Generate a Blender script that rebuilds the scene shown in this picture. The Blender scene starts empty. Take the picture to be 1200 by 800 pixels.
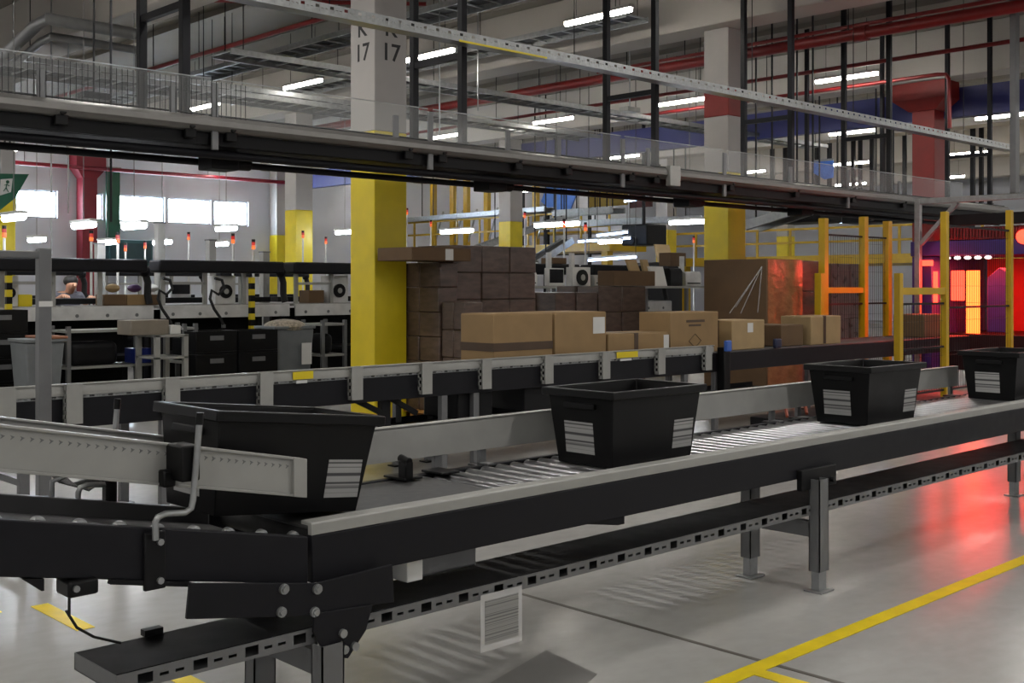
import bpy, bmesh, math, random
from mathutils import Vector, Matrix
random.seed(11)
S = bpy.context.scene
COL = S.collection
# ------------------------------------------------------------------ camera model (used to read distances)
F, HZ, CH, TH = 1334.0, 335.0, 1.5, math.radians(46.2)
cu, su = math.cos(TH), math.sin(TH)
def ray(x, y):
    a = (x-600)/F
    return (cu+a*su, su-a*cu, (HZ-y)/F)
def W(x, y, X=None, Y=None, z=None):
    d = ray(x, y)
    t = X/d[0] if X is not None else Y/d[1] if Y is not None else (z-CH)/d[2]
    return Vector((d[0]*t, d[1]*t, CH+d[2]*t))
def PX(X, Y, z):
    dep = X*cu+Y*su; lat = X*su-Y*cu
    return (600+F*lat/dep, HZ-F*(z-CH)/dep) if dep > .1 else (-9999, -9999)

# ------------------------------------------------------------------ mesh builder
WM = {}
def wm(o): return WM.get(o.name, Matrix.Identity(4)) if o else Matrix.Identity(4)
class MB:
    def __init__(s): s.bm = bmesh.new(); s.mi = 0
    def face(s, vs):
        try:
            f = s.bm.faces.new(vs); f.material_index = s.mi; return f
        except ValueError: return None
    def hull8(s, p):
        v = [s.bm.verts.new(q) for q in p]
        for i in ((0,3,2,1),(4,5,6,7),(0,1,5,4),(1,2,6,5),(2,3,7,6),(3,0,4,7)): s.face([v[k] for k in i])
        return s
    def box(s, x0, x1, y0, y1, z0, z1):
        x0,x1 = min(x0,x1),max(x0,x1); y0,y1 = min(y0,y1),max(y0,y1); z0,z1 = min(z0,z1),max(z0,z1)
        return s.hull8([(x0,y0,z0),(x1,y0,z0),(x1,y1,z0),(x0,y1,z0),(x0,y0,z1),(x1,y0,z1),(x1,y1,z1),(x0,y1,z1)])
    def cbox(s, c, sx, sy, sz): return s.box(c[0]-sx/2,c[0]+sx/2,c[1]-sy/2,c[1]+sy/2,c[2]-sz/2,c[2]+sz/2)
    def frustum(s, x0,x1,y0,y1,z0, a0,a1,b0,b1,z1):
        return s.hull8([(x0,y0,z0),(x1,y0,z0),(x1,y1,z0),(x0,y1,z0),(a0,b0,z1),(a1,b0,z1),(a1,b1,z1),(a0,b1,z1)])
    def bar(s, p, q, w, h, up=(0,0,1)):
        p, q = Vector(p), Vector(q); d = (q-p).normalized(); u = Vector(up)
        if abs(d.dot(u)) > .99: u = Vector((1,0,0))
        r = d.cross(u).normalized(); u = r.cross(d).normalized()
        r *= w/2; u *= h/2
        return s.hull8([p-r-u,p+r-u,p+r+u,p-r+u,q-r-u,q+r-u,q+r+u,q-r+u])
    def tube(s, pts, r, n=8, cap=True, r1=None):
        pts = [Vector(p) for p in pts]; m = len(pts)
        d0 = (pts[1]-pts[0]).normalized()
        u = d0.orthogonal().normalized(); rings = []
        for i, p in enumerate(pts):
            if i == 0: d = d0
            elif i == m-1: d = (pts[-1]-pts[-2]).normalized()
            else: d = ((pts[i]-pts[i-1]).normalized()+(pts[i+1]-pts[i]).normalized()).normalized()
            u = (u-d*u.dot(d)).normalized(); v = d.cross(u)
            rr = r if r1 is None else r+(r1-r)*i/(m-1)
            rings.append([s.bm.verts.new(p+(u*math.cos(2*math.pi*k/n)+v*math.sin(2*math.pi*k/n))*rr) for k in range(n)])
        for a, b in zip(rings, rings[1:]):
            for k in range(n): s.face([a[k], a[(k+1)%n], b[(k+1)%n], b[k]])
        if cap: s.face(rings[0][::-1]); s.face(rings[-1])
        return s
    def cyl(s, p, q, r, n=14, r1=None): return s.tube([p, q], r, n, True, r1)
    def prism(s, pts, axis, d0, d1):
        def P(a, b, d): return {'y':(a,d,b),'x':(d,a,b),'z':(a,b,d)}[axis]
        A = [s.bm.verts.new(P(a,b,d0)) for a,b in pts]; B = [s.bm.verts.new(P(a,b,d1)) for a,b in pts]
        s.face(A); s.face(B[::-1]); n = len(pts)
        for k in range(n): s.face([A[k],B[k],B[(k+1)%n],A[(k+1)%n]])
        return s
    def lathe(s, prof, c, n=16, axis='z'):
        c = Vector(c); rings = []
        for r, h in prof:
            ring = []
            for k in range(n):
                a = 2*math.pi*k/n; x, y = r*math.cos(a), r*math.sin(a)
                ring.append(s.bm.verts.new(c+Vector({'z':(x,y,h),'y':(x,h,y),'x':(h,x,y)}[axis])))
            rings.append(ring)
        for a, b in zip(rings, rings[1:]):
            for k in range(n): s.face([a[k], a[(k+1)%n], b[(k+1)%n], b[k]])
        s.face(rings[0][::-1]); s.face(rings[-1]); return s
    def ball(s, c, r, n=12, m=8, sz=1.0):
        return s.lathe([(max(r*math.sin(math.pi*i/m), r*.02), -r*sz*math.cos(math.pi*i/m)) for i in range(m+1)], c, n)
    def build(s, name, mats, parent=None, bevel=0.0, seg=2, smooth=True, angle=40):
        inv = wm(parent).inverted()
        if parent: s.bm.transform(inv)
        bmesh.ops.recalc_face_normals(s.bm, faces=s.bm.faces)
        me = bpy.data.meshes.new(name); s.bm.to_mesh(me); s.bm.free()
        for m in (mats if isinstance(mats, (list, tuple)) else [mats]): me.materials.append(m)
        if smooth:
            me.shade_smooth()
            try: me.set_sharp_from_angle(angle=math.radians(angle))
            except Exception: pass
        o = bpy.data.objects.new(name, me); COL.objects.link(o)
        if parent:
            o.parent = parent; WM[o.name] = wm(parent).copy()
        if bevel:
            b = o.modifiers.new('bevel', 'BEVEL'); b.width = bevel; b.segments = seg; b.limit_method = 'ANGLE'; b.angle_limit = math.radians(35)
        return o
def tag(o, label=None, cat=None, group=None, kind=None):
    if label: o['label'] = label
    if cat: o['category'] = cat
    if group: o['group'] = group
    if kind: o['kind'] = kind
    return o
def thing(name, label, cat, loc=(0,0,0), rz=0, group=None):
    o = bpy.data.objects.new(name, None); COL.objects.link(o)
    o.empty_display_size = .1; o.location = loc; o.rotation_euler = (0,0,rz)
    WM[o.name] = Matrix.Translation(loc) @ Matrix.Rotation(rz, 4, 'Z')
    return tag(o, label, cat, group)
def copy_tree(o, parent=None):
    c = o.copy(); COL.objects.link(c)
    if parent: c.parent = parent
    for ch in [k for k in o.children]: copy_tree(ch, c)
    return c
def dup(o, loc, rz=0, label=None, scale=None):
    c = copy_tree(o); c.location = loc; c.rotation_euler = (0,0,rz)
    if label: c['label'] = label
    if scale: c.scale = scale
    return c
def structure(o): o['kind'] = 'structure'; return o
def text(body, size, M, mat, parent, name='painted_number'):
    cv = bpy.data.curves.new(name, 'FONT'); cv.body = body; cv.size = size; cv.extrude = .001; cv.offset = .0035; cv.align_x = 'CENTER'
    cv.materials.append(mat); f = bpy.data.objects.new(name, cv); COL.objects.link(f)
    me = bpy.data.meshes.new_from_object(f.evaluated_get(bpy.context.evaluated_depsgraph_get())); bpy.data.objects.remove(f)
    o = bpy.data.objects.new(name, me); COL.objects.link(o)
    if parent: o.parent = parent; M = wm(parent).inverted() @ M
    o.matrix_local = M if parent else M
    if not parent: o.matrix_world = M
    return o
ORD = ['first','second','third','fourth','fifth','sixth','seventh','eighth','ninth','tenth','eleventh','twelfth','thirteenth','fourteenth','fifteenth','sixteenth','seventeenth','eighteenth','nineteenth','twentieth']
def nth(i):
    if i < 20: return ORD[i]
    n = i+1; return '%d%s' % (n, 'th' if 10 <= n % 100 <= 20 else {1:'st',2:'nd',3:'rd'}.get(n % 10, 'th'))

# ------------------------------------------------------------------ materials
def lin(c): return tuple(((v/255)/12.92 if v/255 <= .04045 else ((v/255+.055)/1.055)**2.4) for v in c)
MATS = {}
def M(name, rgb=(128,128,128), rough=.5, metal=0.0, var=.12, scale=6, bump=0.0, coat=0.0, stretch=None, rvar=.1, spec=.5):
    if name in MATS: return MATS[name]
    m = bpy.data.materials.new(name); m.use_nodes = True; nt = m.node_tree; N = nt.nodes; L = nt.links
    b = N['Principled BSDF']; c = lin(rgb)
    tc = N.new('ShaderNodeTexCoord'); mp = N.new('ShaderNodeMapping'); L.new(tc.outputs['Object'], mp.inputs[0])
    if stretch: mp.inputs['Scale'].default_value = stretch
    nz = N.new('ShaderNodeTexNoise'); nz.inputs['Scale'].default_value = scale; nz.inputs['Detail'].default_value = 5
    L.new(mp.outputs[0], nz.inputs['Vector'])
    rp = N.new('ShaderNodeValToRGB')
    rp.color_ramp.elements[0].position = .3; rp.color_ramp.elements[1].position = .7
    rp.color_ramp.elements[0].color = tuple(v*(1-var) for v in c)+(1,); rp.color_ramp.elements[1].color = tuple(min(1,v*(1+var)) for v in c)+(1,)
    L.new(nz.outputs['Fac'], rp.inputs[0]); L.new(rp.outputs[0], b.inputs['Base Color'])
    mr = N.new('ShaderNodeMapRange'); mr.inputs['To Min'].default_value = max(.02, rough-rvar); mr.inputs['To Max'].default_value = min(1, rough+rvar)
    L.new(nz.outputs['Fac'], mr.inputs['Value']); L.new(mr.outputs[0], b.inputs['Roughness'])
    b.inputs['Metallic'].default_value = metal; b.inputs['Coat Weight'].default_value = coat
    b.inputs['Specular IOR Level'].default_value = spec
    if bump:
        bp = N.new('ShaderNodeBump'); bp.inputs['Strength'].default_value = bump; bp.inputs['Distance'].default_value = .01
        L.new(nz.outputs['Fac'], bp.inputs['Height']); L.new(bp.outputs[0], b.inputs['Normal'])
    MATS[name] = m; return m
def EM(name, rgb, strength):
    m = bpy.data.materials.new(name); m.use_nodes = True; N = m.node_tree.nodes
    b = N['Principled BSDF']; b.inputs['Base Color'].default_value = (.05,.05,.05,1); b.inputs['Specular IOR Level'].default_value = .2
    b.inputs['Emission Color'].default_value = lin(rgb)+(1,); b.inputs['Emission Strength'].default_value = strength
    return m
def CLEAR(name, rgb, alpha, rough=.15):
    m = bpy.data.materials.new(name); m.use_nodes = True; nt = m.node_tree; N = nt.nodes; L = nt.links
    out = N['Material Output']; b = N['Principled BSDF']; b.inputs['Base Color'].default_value = lin(rgb)+(1,); b.inputs['Roughness'].default_value = rough
    t = N.new('ShaderNodeBsdfTransparent'); mx = N.new('ShaderNodeMixShader'); mx.inputs[0].default_value = alpha
    L.new(t.outputs[0], mx.inputs[1]); L.new(b.outputs[0], mx.inputs[2]); L.new(mx.outputs[0], out.inputs[0]); return m
def STRIPES(name, light, dark, freq, axis=2, duty=.45):
    m = bpy.data.materials.new(name); m.use_nodes = True; nt = m.node_tree; N = nt.nodes; L = nt.links; b = N['Principled BSDF']
    tc = N.new('ShaderNodeTexCoord'); sx = N.new('ShaderNodeSeparateXYZ'); L.new(tc.outputs['Generated'], sx.inputs[0])
    nz = N.new('ShaderNodeTexNoise'); nz.noise_dimensions = '1D'; nz.inputs['Scale'].default_value = freq; nz.inputs['Detail'].default_value = 1
    L.new(sx.outputs[axis], nz.inputs['W'])
    rp = N.new('ShaderNodeValToRGB'); rp.color_ramp.elements[0].position = duty-.05; rp.color_ramp.elements[1].position = duty+.05
    rp.color_ramp.elements[0].color = lin(dark)+(1,); rp.color_ramp.elements[1].color = lin(light)+(1,)
    L.new(nz.outputs['Fac'], rp.inputs[0]); L.new(rp.outputs[0], b.inputs['Base Color']); b.inputs['Roughness'].default_value = .5
    return m
WP = M('white_machine',(200,200,198),.45)
dark = M('charcoal_powder_coat', (24,24,28), .5, 0, .1, 12, spec=.18)
dark2 = M('black_steel', (17,17,19), .5, 0, .1, 10, spec=.2)
blk = M('black_plastic', (10,10,11), .45, 0, .15, 9, rvar=.08, spec=.22)
blackr = M('black_rubber', (18,18,19), .75, 0, .15, 20)
grey = M('light_grey_coated_steel', (150,150,146), .42, .1, .06, 9)
grey2 = M('mid_grey_steel', (104,105,106), .45, .2, .1, 8)
galv = M('galvanized_steel', (150,152,152), .4, .75, .15, 14)
chrome = M('zinc_roller', (158,159,161), .285, 1.0, .02, 3, rvar=.003)
belt = M('dark_grey_belt', (58,58,58), .55, 0, .12, 30)
yel = M('yellow_paint', (214,192,28), .45, 0, .07, 4)
yelpost = M('yellow_guard_post', (180,146,16), .4, 0, .08, 6)
white = M('white_paint', (168,164,160), .6, 0, .05, 3)
redp = M('red_paint', (128,26,20), .5, 0, .1, 4)
crimson = M('crimson_paint', (120,16,34), .5, 0, .1, 4)
redpipe = M('red_pipe_paint', (120,22,22), .4, 0, .1, 5)
bluep = M('deep_blue_paint', (24,30,96), .5, 0, .1, 4)
card = M('brown_cardboard', (140,114,78), .8, 0, .1, 5, .05)
card2 = M('dull_cardboard', (96,74,50), .8, 0, .12, 5, .05)
cardp = M('pale_cardboard', (160,136,98), .8, 0, .1, 5, .05)
wrap = M('dark_stretch_wrapped_cartons', (80,65,56), .35, 0, .35, 7, .15, stretch=(1,1,3))
filmy = M('film_over_cardboard', (134,96,66), .2, 0, .2, 7, .9, stretch=(1,1,1.6), rvar=.04)
tape_d = M('dark_tape', (70,52,36), .45)
paper = M('white_paper', (205,205,202), .6, 0, .03)
wood = M('pallet_wood', (150,104,44), .8, 0, .2, 8, stretch=(1,8,8))
screen = M('dark_screen', (18,20,24), .2)
binm = M('grey_bin_plastic', (104,108,110), .5)
bluebin = M('blue_bin_plastic', (24,44,130), .4)
trash = M('bin_litter', (150,140,125), .6, 0, .5, 30, .4)
bluebanner = M('blue_sheet', (52,96,170), .6)
greenp = M('green_panel', (18,84,60), .5)
teal = M('teal_panel', (52,96,104), .5)
textm = M('black_lettering', (28,28,30), .6)
purple = M('purple_panel', (44,34,110), .45)
skin = M('skin', (196,146,118), .55, 0, .05)
shirt = M('grey_shirt', (96,96,104), .85)
trous = M('dark_trousers', (34,36,44), .85)
hairm = M('dark_hair', (26,22,20), .6)
tubem = EM('tube_glow', (255,250,240), 34)
taskm = EM('task_tube_glow', (240,246,255), 22)
redglow = EM('red_glow', (255,52,34), 3.0)
redhot = EM('red_orange_glow', (255,62,20), 6.5)
orangel = EM('orange_beacon', (255,120,50), .6)
redl = EM('red_beacon', (235,40,30), .3)
bluegl = EM('cool_white_strip', (190,215,255), 5)
guardm = CLEAR('clear_guard', (170,172,172), .13, .1)
glassm = CLEAR('window_glass', (220,230,240), .12, .05)
sleeve = CLEAR('clear_sleeve', (215,215,215), .45, .3)
filmc = CLEAR('clear_film', (230,230,230), .3, .1)
label_s = STRIPES('blurred_label', (156,156,154), (66,66,68), 9)
doc_s = STRIPES('printed_lines', (140,140,138), (100,100,100), 26)

# floor: worn polished concrete
def floor_mat():
    m = bpy.data.materials.new('polished_concrete'); m.use_nodes = True; nt = m.node_tree; N = nt.nodes; L = nt.links; b = N['Principled BSDF']
    tc = N.new('ShaderNodeTexCoord')
    n1 = N.new('ShaderNodeTexNoise'); n1.inputs['Scale'].default_value = .5; n1.inputs['Detail'].default_value = 5; n1.inputs['Roughness'].default_value = .5
    n2 = N.new('ShaderNodeTexNoise'); n2.inputs['Scale'].default_value = 9; n2.inputs['Detail'].default_value = 6
    mp = N.new('ShaderNodeMapping'); mp.inputs['Scale'].default_value = (1,1.6,1); mp.inputs['Rotation'].default_value = (0,0,.5)
    L.new(tc.outputs['Object'], n1.inputs['Vector']); L.new(tc.outputs['Object'], mp.inputs[0]); L.new(mp.outputs[0], n2.inputs['Vector'])
    mx = N.new('ShaderNodeMix'); mx.data_type = 'FLOAT'; mx.inputs[0].default_value = .3
    L.new(n1.outputs['Fac'], mx.inputs[2]); L.new(n2.outputs['Fac'], mx.inputs[3])
    rp = N.new('ShaderNodeValToRGB'); rp.color_ramp.elements[0].position = .25; rp.color_ramp.elements[1].position = .75
    rp.color_ramp.elements[0].color = lin((142,141,139))+(1,); rp.color_ramp.elements[1].color = lin((172,171,168))+(1,)
    L.new(mx.outputs[0], rp.inputs[0]); L.new(rp.outputs[0], b.inputs['Base Color'])
    mr = N.new('ShaderNodeMapRange'); mr.inputs['To Min'].default_value = .2; mr.inputs['To Max'].default_value = .255
    L.new(n1.outputs['Fac'], mr.inputs['Value']); L.new(mr.outputs[0], b.inputs['Roughness'])
    return m
FLOOR = floor_mat()

# ------------------------------------------------------------------ room shell
XL, XR, YF, YB, ZC = -13.0, 46.0, -13.0, 33.6, 6.3
structure(MB().box(XL,XR,YF,YB,-.2,0).build('floor', FLOOR, smooth=False))
ceilm = M('ceiling_concrete', (126,121,113), .8, 0, .07, .8)
beamm = M('beam_concrete', (172,167,160), .8, 0, .05, 1.0)
wallm = M('wall_panel', (206,209,218), .7, 0, .05, 1.0)
structure(MB().box(XL,XR,YF,YB,ZC,ZC+.2).build('ceiling', ceilm, smooth=False))
structure(MB().box(XL-.2,XL,YF,YB,0,ZC).build('wall_left', wallm, smooth=False))
structure(MB().box(XR,XR+.2,YF,YB,0,ZC).build('wall_right', wallm, smooth=False))
structure(MB().box(XL,XR,YF-.2,YF,0,ZC).build('wall_front', wallm, smooth=False))
# back wall with window openings
wins = [(12.4,13.6),(14.62,14.98),(15.45,17.0),(17.12,18.62),(18.74,20.0)]
WZ0, WZ1 = 3.5, 4.3
wb = MB(); wb.box(XL,XR,YB,YB+.25,0,WZ0); wb.box(XL,XR,YB,YB+.25,WZ1,ZC)
px = XL
for a, b in wins: wb.box(px,a,YB,YB+.25,WZ0,WZ1); px = b
wb.box(px,XR,YB,YB+.25,WZ0,WZ1)
structure(wb.build('wall_back', wallm, smooth=False))
for i, (a, b) in enumerate(wins):
    f = MB()
    for (x0,x1,z0,z1) in ((a,b,WZ0,WZ0+.04),(a,b,WZ1-.04,WZ1),(a,a+.04,WZ0+.04,WZ1-.04),(b-.04,b,WZ0+.04,WZ1-.04)): f.box(x0,x1,YB+.06,YB+.14,z0,z1)
    fo = structure(f.build('window_%d' % (i+1), grey, smooth=False))
    MB().box(a+.04,b-.04,YB+.09,YB+.1,WZ0+.04,WZ1-.04).build('pane', glassm, fo, smooth=False)
# beams
for X in (.95,7.55,14.15,20.75,27.35,33.95,40.5):
    structure(MB().box(X-.3,X+.3,YF,YB,5.38,ZC).build('ceiling_beam', beamm, bevel=.02, smooth=False))
for X in [k*1.65+1.77 for k in range(-4,26)]:
    if min(abs(X-b) for b in (.95,7.55,14.15,20.75,27.35,33.95,40.5)) > .5:
        structure(MB().box(X-.05,X+.05,YF,YB,6.2,ZC).build('ceiling_rib', ceilm, smooth=False))
# blue fascia girder
structure(MB().box(21.15,21.35,-4,YB,4.72,5.28).build('trim_1', bluep, smooth=False))
# floor joint and tape lines
structure(MB().box(3.86,3.885,-6,6.2,0.0005,.0015).build('floor_joint_line', M('joint_filler',(84,80,74),.7), smooth=False))
tapem = M('yellow_floor_tape', (222,196,20), .4, 0, .12, 7)
def line(x0,x1,y0,y1): structure(MB().box(x0,x1,y0,y1,.001,.003).build('floor_marking_line', tapem, smooth=False))
line(-2,14,2.52,2.6); line(3.71,3.785,.4,2.52)
line(2.06,2.14,4.88,5.4); line(2.06,2.14,3.6,4.1); line(.8,1.93,5.4,5.47)
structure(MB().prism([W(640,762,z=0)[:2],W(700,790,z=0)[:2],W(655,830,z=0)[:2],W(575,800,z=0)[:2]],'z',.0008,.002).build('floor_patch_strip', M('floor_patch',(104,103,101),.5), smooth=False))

# ------------------------------------------------------------------ columns
def column(X, Y, label, h, bands, nums=None, s=.45):
    """X,Y = nearest corner"""
    t = thing('support_column', label, 'column', (X+s/2, Y+s/2, 0)); t['kind'] = 'thing'; t['group'] = 'building columns'
    for z0, z1, m, nm in bands:
        MB().box(X,X+s,Y,Y+s,z0,z1).build(nm, m, t, bevel=.012, smooth=False)
    if nums:
        letter, num, z, sz = nums
        for body, dz in ((letter, sz*1.0), (num, 0)):
            if not body: continue
            # face -Y (reads along +X)
            Mx = Matrix(((1,0,0,X+s/2),(0,0,-1,Y-.002),(0,1,0,z+dz),(0,0,0,1))); text(body, sz, Mx, textm, t)
            # face -X (reads along -Y)
            Mx = Matrix(((0,0,-1,X-.002),(-1,0,0,Y+s/2),(0,1,0,z+dz),(0,0,0,1))); text(body, sz, Mx, textm, t)
    return t
def std(h=5.38): return [(0,3.21,yel,'yellow_lower_shaft'),(3.21,h,white,'white_upper_shaft')]
def rb(h=5.38): return [(0,3.21,yel,'yellow_lower_shaft'),(3.21,4.06,white,'white_shaft'),(4.06,4.46,redp,'red_band'),(4.46,h,white,'white_upper_shaft')]
column(7.55,10.05,'yellow and white concrete column numbered 17 standing behind the middle conveyor',5.38,std(),('K','17',4.0,.27))
column(14.12,10.05,'yellow and white column with a red band beside the tall wrapped pallet',5.38,rb())
c3 = column(20.75,10.05,'dark red painted column with flared head at the blue girder',5.38,[(0,4.85,redp,'red_shaft')])
MB().frustum(20.7,21.25,10.0,10.55,4.85, 20.55,21.15,9.75,10.8,5.05).box(20.55,21.15,9.75,10.8,5.05,5.375).build('flared_head', redp, c3, smooth=False)
column(7.55,21.7,'yellow and white column marked 18 with green exit sign hanging beside it',5.38,std(),('K','18',4.02,.3))
column(14.12,21.7,'yellow and white column marked 18 behind the packing benches',5.38,std(),('','18',4.3,.3))
column(20.75,21.7,'white column with red band and yellow foot above the dark wrapped pallets',5.38,rb())
cr = column(14.12,33.05,'crimson column between the bright windows on the back wall',5.38,[(0,5.0,crimson,'crimson_shaft')])
MB().frustum(14.12,14.57,33.05,33.5,4.7, 13.9,14.8,32.95,33.5,5.0).box(13.9,14.8,32.95,33.5,5.0,5.38).build('flared_head', crimson, cr, smooth=False)
column(27.35,21.7,'distant grey white column beyond the mezzanine conveyors',5.38,std())
column(33.95,21.7,'distant yellow column behind the yellow mezzanine railing',5.38,std())
column(20.75,33.05,'white column standing against the back wall right of the windows',5.38,std())

# ------------------------------------------------------------------ tote
def tote_proto():
    L, Wd, H = .66, .43, .335
    t = thing('storage_tote', '', 'tote', (0,0,0)); t['group'] = 'black totes on the roller conveyor'
    b = MB(); bm = b.bm; tp = .035
    def loop(dx, z): return [bm.verts.new(p) for p in ((-L/2+dx,-Wd/2+dx,z),(L/2-dx,-Wd/2+dx,z),(L/2-dx,Wd/2-dx,z),(-L/2+dx,Wd/2-dx,z))]
    l0 = loop(.02+tp,0); l1 = loop(.02,H-.005); l2 = loop(.027,H-.005); l3 = loop(.027+tp,.012)
    for A, B in ((l0,l1),(l1,l2),(l2,l3)):
        for k in range(4): b.face([A[k],A[(k+1)%4],B[(k+1)%4],B[k]])
    b.face(l0[::-1]); b.face(l3)
    b.build('body', blk, t, bevel=.006)
    r = MB(); bm = r.bm
    o0 = [(-L/2,-Wd/2),(L/2,-Wd/2),(L/2,Wd/2),(-L/2,Wd/2)]
    def lp(d, z): return [bm.verts.new((x-math.copysign(d,x), y-math.copysign(d,y), z)) for x,y in o0]
    A, B, C, D = lp(0,H-.035), lp(0,H), lp(.028,H), lp(.02,H-.035)
    for P_, Q_ in ((A,B),(B,C),(C,D),(D,A)):
        for k in range(4): r.face([P_[k],P_[(k+1)%4],Q_[(k+1)%4],Q_[k]])
    r.build('rim', blk, t, bevel=.004)
    # end handle ledge
    for sx in (-1,1):
        MB().box(sx*(L/2-.012),sx*(L/2-.03),-.09,.09,H-.085,H-.06).build('handle', blk, t, bevel=.003)
    # labels, lying on the tapered faces
    def lab(p, n_axis):
        q = MB()
        if n_axis == 'x':
            x, y, z0, z1, w = p; s0 = -L/2+.02+tp*(1-z0/H)-.0015; s1 = -L/2+.02+tp*(1-z1/H)-.0015
            q.hull8([(s0,y-w,z0),(s0+.001,y-w,z0),(s0+.001,y+w,z0),(s0,y+w,z0),(s1,y-w,z1),(s1+.001,y-w,z1),(s1+.001,y+w,z1),(s1,y+w,z1)])
        else:
            x, y, z0, z1, w = p; s0 = -Wd/2+.02+tp*(1-z0/H)-.0015; s1 = -Wd/2+.02+tp*(1-z1/H)-.0015
            q.hull8([(x-w,s0,z0),(x+w,s0,z0),(x+w,s0+.001,z0),(x-w,s0+.001,z0),(x-w,s1,z1),(x+w,s1,z1),(x+w,s1+.001,z1),(x-w,s1+.001,z1)])
        o = q.build('label_sticker', label_s, t, smooth=False); o['label'] = 'white barcode label'
    lab((0,.02,.05,.19,.085),'x'); lab((.2,0,.05,.18,.07),'y')
    return t
tot = tote_proto()
ZB = .712
tot['label'] = 'black tote with two white labels just right of the bare roller stretch and belt end'
tot.location = (3.98,3.40,ZB)
dup(tot,(6.15,3.40,ZB),0,'black tote third along the conveyor beside the yellow fence posts')
dup(tot,(8.14,3.40,ZB),0,'black tote lit dark red at the right edge near the glowing tunnel')
t1 = dup(tot,(2.08,3.40,.745),0,'black tote tilting where the sloping conveyor meets the level one')
t1.rotation_euler = (0, math.radians(6), 0)

# ------------------------------------------------------------------ slotted plate (cable tray face) helper
def slotted(b, x0, x1, y, z0, z1, pitch=.17, th=.003):
    """sheet facing -Y with a repeat of one big and two small slots"""
    n = int((x1-x0)/pitch); zc = (z0+z1)/2; q = z1-z0
    cuts = []
    for k in range(n+1):
        s = x0+k*pitch
        f = pitch/.17; cuts += [(s+.012*f,s+.058*f,zc-q*.3,zc+q*.3),(s+.078*f,s+.106*f,zc-q*.1,zc+q*.08),(s+.126*f,s+.154*f,zc-q*.1,zc+q*.08)]
    px = x0
    for a, c, l, h in cuts:
        if c >= x1: break
        b.box(px,a,y,y+th,z0,z1); b.box(a,c,y,y+th,z0,l); b.box(a,c,y,y+th,h,z1); px = c
    b.box(px,x1,y,y+th,z0,z1)

# ------------------------------------------------------------------ main conveyor
MX1 = 11.2
mc = thing('roller_conveyor','long charcoal roller conveyor carrying three black totes across the front','conveyor',(2.04,3.05,0))
MB().prism([(2.045,.705),(MX1,.705),(MX1,.555),(2.045,.555)],'y',3.05,3.085).box(2.05,MX1,3.085,3.105,.555,.565).build('side_frame', dark, mc, bevel=.004)
MB().box(2.045,MX1,3.70,3.735,.555,.712).build('side_frame', dark, mc, bevel=.004)
lp = MB().prism([(3.053,.706),(3.053,.742),(3.058,.747),(3.115,.747),(3.115,.735),(3.075,.735),(3.075,.706)],'x',2.045,MX1).build('edge_rail', grey, mc, bevel=.002)
MB().box(2.1,3.02,3.125,3.69,.69,.708).build('belt', belt, mc, bevel=.004)
MB().cyl((2.12,3.12,.668),(2.12,3.69,.668),.04,16).build('belt_pulley', blackr, mc)
MB().cyl((2.99,3.12,.668),(2.99,3.69,.668),.04,16).build('belt_pulley', blackr, mc)
k = 0; x = 3.1
while x < MX1-.1:
    b = MB(); b.lathe([(.008,3.09),(.008,3.12),(.025,3.125),(.025,3.685),(.008,3.69),(.008,3.70)],(x,0,ZB-.025),14,'y')
    b.build('roller', chrome, mc); k += 1
    x += .088 if k < 99 else 99
# pan under rollers
# far guide rail on brackets
gr = MB().prism([(2.62,3.742),(2.66,3.742),(8.1,3.742),(8.1,3.752),(2.66,3.752),(2.62,3.76)],'z',.775,.913)
gr.box(2.64,8.1,3.742,3.785,.905,.917); gr.box(2.64,8.1,3.742,3.78,.773,.779)
guide = gr.build('guide_rail', grey, mc, bevel=.002)
for x in (3.16,3.42,4.9,5.72,6.0,7.4,8.02):
    b = MB().box(x-.02,x+.02,3.753,3.775,.70,.9); b.box(x-.02,x+.02,3.70,3.775,.708,.716)
    bo = b.build('guide_bracket', grey2, mc, bevel=.002)
    MB().box(x-.05,x+.05,3.69,3.80,.700,.710).build('bracket_foot', blk, bo, bevel=.003)
for x in (2.9,3.1):
    MB().box(x-.05,x+.05,3.60,3.735,.716,.726).build('belt_clamp', blk, mc, bevel=.003)
MB().box(2.86,2.9,3.60,3.65,.712,.79).cyl((2.88,3.6,.79),(2.88,3.66,.8),.018,10).build('photo_sensor', blk, mc, bevel=.004)
# lower cable tray
TR0, TR1 = 1.385, MX1
b = MB(); slotted(b, TR0+.05, TR1, 3.02, .375, .425)
b.box(TR0+.003,TR0+.05,3.02,3.023,.375,.425); b.box(TR0,TR0+.003,3.02,3.30,.375,.425); b.box(TR0,TR1,3.297,3.30,.375,.425); b.box(TR0,TR1,3.023,3.297,.375,.378)
tray = b.build('cable_tray', grey2, mc, smooth=False)
MB().box(TR0+.003,TR1,3.03,3.297,.421,.4255).build('tray_cover', dark2, tray, smooth=False)
MB().box(1.6,1.66,3.29,3.32,.426,.445).build('tray_clip', blk, tray)
MB().prism([(3.32,.555),(3.6,.555),(3.6,.515),(3.56,.515)],'y',3.08,3.24).build('cross_brace', dark, mc, bevel=.002)
MB().box(2.56,2.84,3.15,3.3,.46,.553).build('drive_motor', grey2, mc, bevel=.012)
MB().box(2.47,2.54,3.1,3.2,.47,.553).build('junction_box', paper, mc, bevel=.004)
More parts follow.
